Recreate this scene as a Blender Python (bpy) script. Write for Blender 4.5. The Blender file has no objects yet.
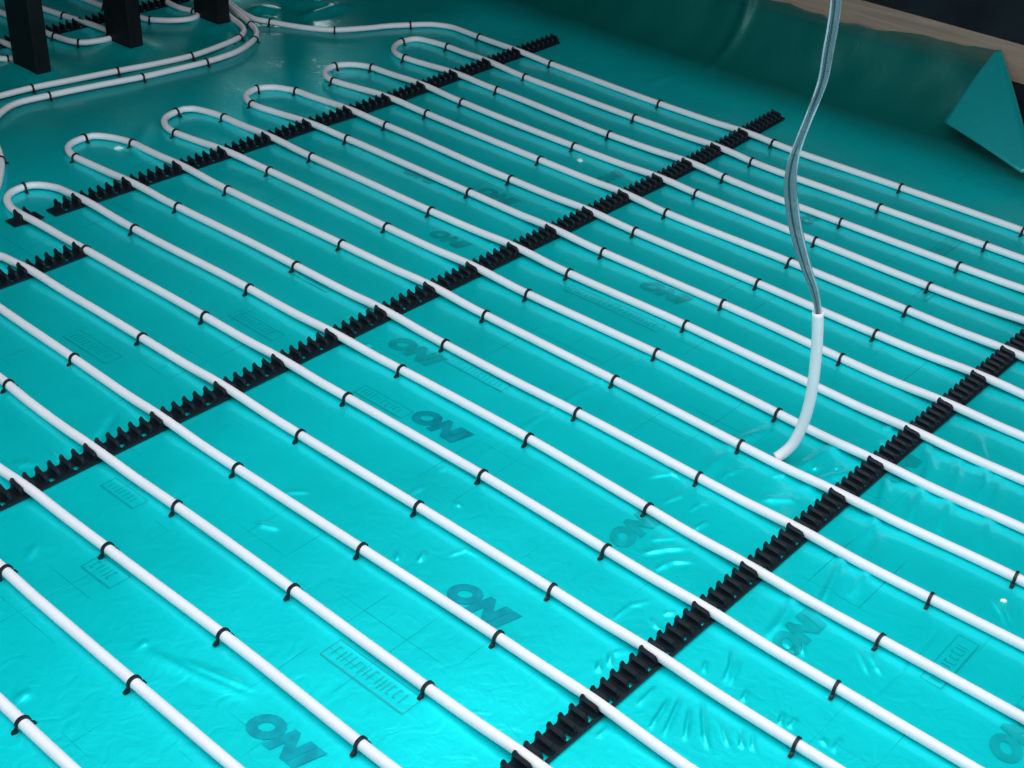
import bpy, math, random
import numpy as np
from mathutils import Vector, Matrix

scene = bpy.context.scene
COL = scene.collection
rng = random.Random(7)

# ------------------------------------------------------------------ camera
CAM_Z = 1.608
cam_data = bpy.data.cameras.new('camera')
cam_data.sensor_fit = 'HORIZONTAL'
cam_data.sensor_width = 36.0
cam_data.lens = 36.0 * 1395.0 / 1024.0
cam_data.clip_start = 0.02
cam = bpy.data.objects.new('camera', cam_data)
COL.objects.link(cam)
yaw, pitch, roll = 0.878607, 0.577793, 0.058507
fwd = Vector((math.sin(yaw) * math.cos(pitch), math.cos(yaw) * math.cos(pitch), -math.sin(pitch)))
rgt = Vector((math.cos(yaw), -math.sin(yaw), 0.0))
upv = rgt.cross(fwd)
r2 = rgt * math.cos(roll) + upv * math.sin(roll)
u2 = upv * math.cos(roll) - rgt * math.sin(roll)
cam.matrix_world = Matrix(((r2.x, u2.x, -fwd.x, 0), (r2.y, u2.y, -fwd.y, 0), (r2.z, u2.z, -fwd.z, CAM_Z), (0, 0, 0, 1)))
scene.camera = cam

# ------------------------------------------------------------------ world, lights, exposure
world = bpy.data.worlds.new('world')
scene.world = world
world.use_nodes = True
bg = world.node_tree.nodes['Background']
bg.inputs['Color'].default_value = (0.90, 0.95, 1.0, 1)
bg.inputs['Strength'].default_value = 0.065

def area(name, loc, target, sx, sy, power, color):
    d = bpy.data.lights.new(name, 'AREA')
    d.shape = 'RECTANGLE'; d.size = sx; d.size_y = sy; d.energy = power; d.color = color
    o = bpy.data.objects.new(name, d); COL.objects.link(o)
    o.location = loc
    o.rotation_euler = (Vector(target) - Vector(loc)).to_track_quat('-Z', 'Y').to_euler()
    return o
# daylight falling through the big rooflight over the near half of the room; the next room beyond the studs has its own window
area('rooflight', (1.0, 0.70, 2.2), (1.0, 0.70, 0), 2.8, 2.8, 84, (0.92, 0.96, 1.0))
area('garden_doors', (2.6, -2.3, 1.2), (2.2, 0.8, 0.0), 2.2, 1.8, 30, (0.92, 0.96, 1.0))
area('side_fill', (-1.3, 1.9, 1.25), (1.0, 1.7, 0.0), 1.8, 1.8, 20, (0.92, 0.96, 1.0))  # unseen fill lamp, added to brighten the left part of the floor
area('next_room_window', (6.7, 7.4, 1.0), (3.3, 3.8, 0), 1.1, 0.7, 20, (0.88, 1.0, 1.0))
scene.view_settings.view_transform = 'Standard'
scene.view_settings.look = 'None'
scene.view_settings.gamma = 1.0
scene.view_settings.use_curve_mapping = False
scene.view_settings.exposure = 0.0

# ------------------------------------------------------------------ materials
def new_mat(name):
    m = bpy.data.materials.new(name); m.use_nodes = True
    nt = m.node_tree
    return m, nt, nt.nodes['Principled BSDF']

def simple_mat(name, col, rough=0.5, spec=0.5, metallic=0.0, noise=0.0, nscale=40.0, bump=0.0, bscale=120.0):
    m, nt, p = new_mat(name)
    p.inputs['Base Color'].default_value = (*col, 1)
    p.inputs['Roughness'].default_value = rough
    p.inputs['Specular IOR Level'].default_value = spec
    p.inputs['Metallic'].default_value = metallic
    tc = nt.nodes.new('ShaderNodeTexCoord')
    if noise > 0:
        n = nt.nodes.new('ShaderNodeTexNoise'); n.inputs['Scale'].default_value = nscale; n.inputs['Detail'].default_value = 4
        nt.links.new(tc.outputs['Object'], n.inputs['Vector'])
        r = nt.nodes.new('ShaderNodeValToRGB')
        r.color_ramp.elements[0].position = 0.3; r.color_ramp.elements[1].position = 0.7
        r.color_ramp.elements[0].color = (*[c * (1 - noise) for c in col], 1)
        r.color_ramp.elements[1].color = (*[min(1, c * (1 + noise)) for c in col], 1)
        nt.links.new(n.outputs['Fac'], r.inputs['Fac']); nt.links.new(r.outputs['Color'], p.inputs['Base Color'])
    if bump > 0:
        n = nt.nodes.new('ShaderNodeTexNoise'); n.inputs['Scale'].default_value = bscale
        nt.links.new(tc.outputs['Object'], n.inputs['Vector'])
        b = nt.nodes.new('ShaderNodeBump'); b.inputs['Strength'].default_value = bump; b.inputs['Distance'].default_value = 0.002
        nt.links.new(n.outputs['Fac'], b.inputs['Height']); nt.links.new(b.outputs['Normal'], p.inputs['Normal'])
    return m

FILM_A = (0.0, 0.76, 0.785)
FILM_B = (0.0, 0.86, 0.90)
def film_material(name, grid=True, tint=1.0):
    """teal vapour film lying over foil-faced boards: tinted foil sheen, clear glossy skin, printed board grid"""
    m, nt, p = new_mat(name)
    N, L = nt.nodes.new, nt.links.new
    tc = N('ShaderNodeTexCoord')
    n1 = N('ShaderNodeTexNoise'); n1.inputs['Scale'].default_value = 3.2; n1.inputs['Detail'].default_value = 6; n1.inputs['Roughness'].default_value = 0.6
    L(tc.outputs['Object'], n1.inputs['Vector'])
    r = N('ShaderNodeValToRGB')
    r.color_ramp.elements[0].position = 0.32; r.color_ramp.elements[1].position = 0.68
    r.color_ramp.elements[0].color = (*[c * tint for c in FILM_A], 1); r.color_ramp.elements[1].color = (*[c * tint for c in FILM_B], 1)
    L(n1.outputs['Fac'], r.inputs['Fac'])
    colour = r.outputs['Color']
    if grid:
        sep = N('ShaderNodeSeparateXYZ'); L(tc.outputs['Object'], sep.inputs['Vector'])
        masks = []
        for axis, off in (('X', 0.0), ('Y', 0.013)):
            a = N('ShaderNodeMath'); a.operation = 'ADD'; a.inputs[1].default_value = off; L(sep.outputs[axis], a.inputs[0])
            pp = N('ShaderNodeMath'); pp.operation = 'PINGPONG'; pp.inputs[1].default_value = 0.05; L(a.outputs[0], pp.inputs[0])
            lt = N('ShaderNodeMath'); lt.operation = 'LESS_THAN'; lt.inputs[1].default_value = 0.0011; L(pp.outputs[0], lt.inputs[0])
            masks.append(lt)
        mx = N('ShaderNodeMath'); mx.operation = 'MAXIMUM'; L(masks[0].outputs[0], mx.inputs[0]); L(masks[1].outputs[0], mx.inputs[1])
        n2 = N('ShaderNodeTexNoise'); n2.inputs['Scale'].default_value = 4.5; n2.inputs['Detail'].default_value = 3
        L(tc.outputs['Object'], n2.inputs['Vector'])
        mr = N('ShaderNodeMapRange'); mr.inputs['From Min'].default_value = 0.54; mr.inputs['From Max'].default_value = 0.66; mr.inputs['To Max'].default_value = 0.40
        L(n2.outputs['Fac'], mr.inputs['Value'])
        mu = N('ShaderNodeMath'); mu.operation = 'MULTIPLY'; L(mx.outputs[0], mu.inputs[0]); L(mr.outputs['Result'], mu.inputs[1])
        mix = N('ShaderNodeMixRGB'); mix.inputs['Color2'].default_value = (0.0, 0.16, 0.18, 1)
        L(mu.outputs[0], mix.inputs['Fac']); L(colour, mix.inputs['Color1'])
        colour = mix.outputs['Color']
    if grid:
        # beyond the boards the film hangs free, a little see-through; corner shade is painted in, darker and less metallic
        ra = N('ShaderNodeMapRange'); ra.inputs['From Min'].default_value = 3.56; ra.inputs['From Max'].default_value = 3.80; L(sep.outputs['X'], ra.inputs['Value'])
        # the strip before and under the studs has its shade painted into the colour too
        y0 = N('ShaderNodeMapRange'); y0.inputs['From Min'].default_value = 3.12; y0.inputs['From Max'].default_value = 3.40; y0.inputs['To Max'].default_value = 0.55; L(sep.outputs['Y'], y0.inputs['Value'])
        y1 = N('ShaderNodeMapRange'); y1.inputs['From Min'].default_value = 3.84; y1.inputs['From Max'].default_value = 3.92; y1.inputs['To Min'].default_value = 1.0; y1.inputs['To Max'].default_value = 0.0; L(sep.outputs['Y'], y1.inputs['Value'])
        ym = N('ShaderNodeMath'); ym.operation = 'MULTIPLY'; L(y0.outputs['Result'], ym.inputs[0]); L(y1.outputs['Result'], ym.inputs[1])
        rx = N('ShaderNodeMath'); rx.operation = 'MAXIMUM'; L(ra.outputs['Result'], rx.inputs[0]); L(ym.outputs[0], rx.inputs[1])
        free = N('ShaderNodeMixRGB'); free.inputs['Color2'].default_value = SHADED_FILM; L(rx.outputs[0], free.inputs['Fac']); L(colour, free.inputs['Color1'])
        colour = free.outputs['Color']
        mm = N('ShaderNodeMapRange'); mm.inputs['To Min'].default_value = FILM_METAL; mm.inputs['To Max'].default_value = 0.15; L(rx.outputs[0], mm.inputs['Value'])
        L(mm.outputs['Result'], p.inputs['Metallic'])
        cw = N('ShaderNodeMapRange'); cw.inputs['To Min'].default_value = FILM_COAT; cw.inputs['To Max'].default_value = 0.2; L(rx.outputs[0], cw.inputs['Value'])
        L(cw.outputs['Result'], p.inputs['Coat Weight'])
        al = N('ShaderNodeMapRange'); al.inputs['From Min'].default_value = 0.16; al.inputs['From Max'].default_value = 0.235; al.inputs['To Min'].default_value = 1.0; al.inputs['To Max'].default_value = 0.55
        L(sep.outputs['Z'], al.inputs['Value']); L(al.outputs['Result'], p.inputs['Alpha'])
    else:
        p.inputs['Metallic'].default_value = 0.2
    L(colour, p.inputs['Base Color'])
    p.inputs['Roughness'].default_value = FILM_ROUGH
    p.inputs['Specular IOR Level'].default_value = 0.2
    p.inputs['Coat Weight'].default_value = FILM_COAT
    p.inputs['Coat Roughness'].default_value = 0.11
    p.inputs['Coat IOR'].default_value = 1.45
    n3 = N('ShaderNodeTexNoise'); n3.inputs['Scale'].default_value = 26; n3.inputs['Detail'].default_value = 5; n3.inputs['Distortion'].default_value = 1.2
    L(tc.outputs['Object'], n3.inputs['Vector'])
    b = N('ShaderNodeBump'); b.inputs['Strength'].default_value = 0.35; b.inputs['Distance'].default_value = 0.003
    L(n3.outputs['Fac'], b.inputs['Height'])
    L(b.outputs['Normal'], p.inputs['Normal']); L(b.outputs['Normal'], p.inputs['Coat Normal'])
    return m

SHADED_FILM = (0.0, 0.125, 0.11, 1)
FILM_METAL, FILM_ROUGH, FILM_COAT = 0.58, 0.46, 0.55
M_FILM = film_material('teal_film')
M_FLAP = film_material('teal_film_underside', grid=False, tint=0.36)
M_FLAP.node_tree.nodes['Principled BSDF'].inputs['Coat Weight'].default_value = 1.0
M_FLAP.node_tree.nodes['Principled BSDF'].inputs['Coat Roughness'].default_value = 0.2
M_PRINT = simple_mat('board_print', (0.0, 0.45, 0.55), 0.5, 0.3, noise=0.25, nscale=30)
M_PRINT_FAINT = simple_mat('board_print_faint', (0.0, 0.57, 0.60), 0.5, 0.3, noise=0.15, nscale=30)
M_PRINT_SMALL = simple_mat('board_print_small', (0.02, 0.54, 0.57), 0.5, 0.3)
for mm in (M_PRINT, M_PRINT_FAINT, M_PRINT_SMALL):
    q = mm.node_tree.nodes['Principled BSDF']
    q.inputs['Metallic'].default_value = FILM_METAL; q.inputs['Roughness'].default_value = FILM_ROUGH; q.inputs['Coat Weight'].default_value = FILM_COAT
    q.inputs['Coat Roughness'].default_value = 0.1
M_PIPE = simple_mat('white_pipe_plastic', (0.78, 0.79, 0.84), 0.42, 0.4, noise=0.03, nscale=12)
M_CLIP = simple_mat('black_staple_plastic', (0.006, 0.012, 0.017), 0.45, 0.35)
M_RAIL = simple_mat('black_rail_plastic', (0.0045, 0.0105, 0.017), 0.55, 0.25)
M_STUD = simple_mat('black_wrapped_stud', (0.004, 0.008, 0.010), 0.6, 0.2, noise=0.3, nscale=9, bump=0.3, bscale=20)
M_WALL = simple_mat('dark_wall', (0.007, 0.013, 0.018), 0.75, 0.2, noise=0.35, nscale=7, bump=0.4, bscale=60)
M_SCRAP = simple_mat('white_scrap', (0.75, 0.78, 0.78), 0.5)

def wood_material():
    m, nt, p = new_mat('sawn_softwood')
    N, L = nt.nodes.new, nt.links.new
    tc = N('ShaderNodeTexCoord'); mp = N('ShaderNodeMapping'); mp.inputs['Scale'].default_value = (30, 2.0, 45)
    L(tc.outputs['Object'], mp.inputs['Vector'])
    n = N('ShaderNodeTexNoise'); n.inputs['Scale'].default_value = 1.6; n.inputs['Detail'].default_value = 6; n.inputs['Distortion'].default_value = 0.6
    L(mp.outputs['Vector'], n.inputs['Vector'])
    r = N('ShaderNodeValToRGB')
    r.color_ramp.elements[0].position = 0.3; r.color_ramp.elements[0].color = (0.25, 0.18, 0.135, 1)
    r.color_ramp.elements[1].position = 0.7; r.color_ramp.elements[1].color = (0.35, 0.265, 0.21, 1)
    L(n.outputs['Fac'], r.inputs['Fac']); L(r.outputs['Color'], p.inputs['Base Color'])
    p.inputs['Roughness'].default_value = 0.8
    b = N('ShaderNodeBump'); b.inputs['Strength'].default_value = 0.3; b.inputs['Distance'].default_value = 0.002
    L(n.outputs['Fac'], b.inputs['Height']); L(b.outputs['Normal'], p.inputs['Normal'])
    return m
M_WOOD = wood_material()

def clear_film_material():
    m, nt, p = new_mat('clear_grey_film')
    p.inputs['Base Color'].default_value = (0.13, 0.21, 0.25, 1)
    p.inputs['Roughness'].default_value = 0.22
    p.inputs['Specular IOR Level'].default_value = 0.6
    p.inputs['Alpha'].default_value = 0.62
    p.inputs['Coat Weight'].default_value = 0.5
    p.inputs['Coat Roughness'].default_value = 0.12
    tc = nt.nodes.new('ShaderNodeTexCoord')
    n = nt.nodes.new('ShaderNodeTexNoise'); n.inputs['Scale'].default_value = 18; n.inputs['Detail'].default_value = 3
    nt.links.new(tc.outputs['Object'], n.inputs['Vector'])
    mr = nt.nodes.new('ShaderNodeMapRange'); mr.inputs['From Min'].default_value = 0.35; mr.inputs['From Max'].default_value = 0.65
    mr.inputs['To Min'].default_value = 0.55; mr.inputs['To Max'].default_value = 0.85
    nt.links.new(n.outputs['Fac'], mr.inputs['Value']); nt.links.new(mr.outputs['Result'], p.inputs['Alpha'])
    return m
M_CLEAR = clear_film_material()
M_FOLD = simple_mat('film_fold_line', (0.02, 0.05, 0.07), 0.3, 0.5)
M_CLEAR_EDGE = simple_mat('clear_film_rolled_edge', (0.34, 0.46, 0.52), 0.25, 0.6, noise=0.25, nscale=25)

# ------------------------------------------------------------------ mesh helpers
def link(name, me, mat, parent=None, smooth=False):
    o = bpy.data.objects.new(name, me); COL.objects.link(o)
    if mat is not None and len(me.materials) == 0: me.materials.append(mat)
    if parent is not None: o.parent = parent
    if smooth:
        me.polygons.foreach_set('use_smooth', [True] * len(me.polygons))
    return o

def tag(o, label=None, cat=None, group=None, kind=None):
    if label: o['label'] = label
    if cat: o['category'] = cat
    if group: o['group'] = group
    if kind: o['kind'] = kind
    return o

def mesh_from(name, v, f):
    me = bpy.data.meshes.new(name); me.from_pydata([tuple(p) for p in v], [], f); me.update(); return me

def box_geo(x0, x1, y0, y1, z0, z1, v, f):
    b = len(v)
    v += [(x0, y0, z0), (x1, y0, z0), (x1, y1, z0), (x0, y1, z0), (x0, y0, z1), (x1, y0, z1), (x1, y1, z1), (x0, y1, z1)]
    f += [(b, b + 3, b + 2, b + 1), (b + 4, b + 5, b + 6, b + 7), (b, b + 1, b + 5, b + 4), (b + 1, b + 2, b + 6, b + 5), (b + 2, b + 3, b + 7, b + 6), (b + 3, b, b + 4, b + 7)]

def catmull(pts, step):
    P = [np.array(p, float) for p in pts]
    P = [2 * P[0] - P[1]] + P + [2 * P[-1] - P[-2]]
    out = []
    for i in range(1, len(P) - 2):
        p0, p1, p2, p3 = P[i - 1:i + 3]
        t0 = 0.0; t1 = t0 + max(1e-4, np.linalg.norm(p1 - p0)) ** 0.5; t2 = t1 + max(1e-4, np.linalg.norm(p2 - p1)) ** 0.5; t3 = t2 + max(1e-4, np.linalg.norm(p3 - p2)) ** 0.5
        n = max(1, int(np.linalg.norm(p2 - p1) / step))
        for k in range(n):
            t = t1 + (t2 - t1) * k / n
            a1 = (t1 - t) / (t1 - t0) * p0 + (t - t0) / (t1 - t0) * p1
            a2 = (t2 - t) / (t2 - t1) * p1 + (t - t1) / (t2 - t1) * p2
            a3 = (t3 - t) / (t3 - t2) * p2 + (t - t2) / (t3 - t2) * p3
            b1 = (t2 - t) / (t2 - t0) * a1 + (t - t0) / (t2 - t0) * a2
            b2 = (t3 - t) / (t3 - t1) * a2 + (t - t1) / (t3 - t1) * a3
            out.append((t2 - t) / (t2 - t1) * b1 + (t - t1) / (t2 - t1) * b2)
    out.append(P[-2])
    return np.array(out)

def tube_mesh(name, path, radius, seg=14, hollow=0.0):
    """swept pipe; hollow > 0 leaves an open bore of that radius at the last end"""
    n = len(path)
    T = np.gradient(path, axis=0); T /= np.linalg.norm(T, axis=1)[:, None]
    ref = np.array([0, 0, 1.0]) if abs(T[0][2]) < 0.9 else np.array([1.0, 0, 0])
    A = np.cross(T[0], ref); A /= np.linalg.norm(A)
    v = []
    ang = np.linspace(0, 2 * math.pi, seg, endpoint=False)
    for i in range(n):
        A = A - T[i] * (A @ T[i]); A /= np.linalg.norm(A)
        B = np.cross(T[i], A)
        rr = radius[i] if hasattr(radius, '__len__') else radius
        for a in ang:
            v.append(path[i] + rr * (math.cos(a) * A + math.sin(a) * B))
    f = []
    for i in range(n - 1):
        for j in range(seg):
            k = (j + 1) % seg
            f.append((i * seg + j, i * seg + k, (i + 1) * seg + k, (i + 1) * seg + j))
    f.append(tuple(range(seg - 1, -1, -1)))
    if hollow > 0:
        base = len(v)
        for d in (0.0, 0.03):
            for a in ang:
                v.append(path[-1] - T[-1] * d + hollow * (math.cos(a) * A + math.sin(a) * B))
        e = (n - 1) * seg
        for j in range(seg):
            k = (j + 1) % seg
            f.append((e + j, e + k, base + k, base + j))
            f.append((base + j, base + k, base + seg + k, base + seg + j))
        f.append(tuple(base + seg + j for j in range(seg)))
    else:
        f.append(tuple((n - 1) * seg + j for j in range(seg)))
    return mesh_from(name, v, f)

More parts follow.
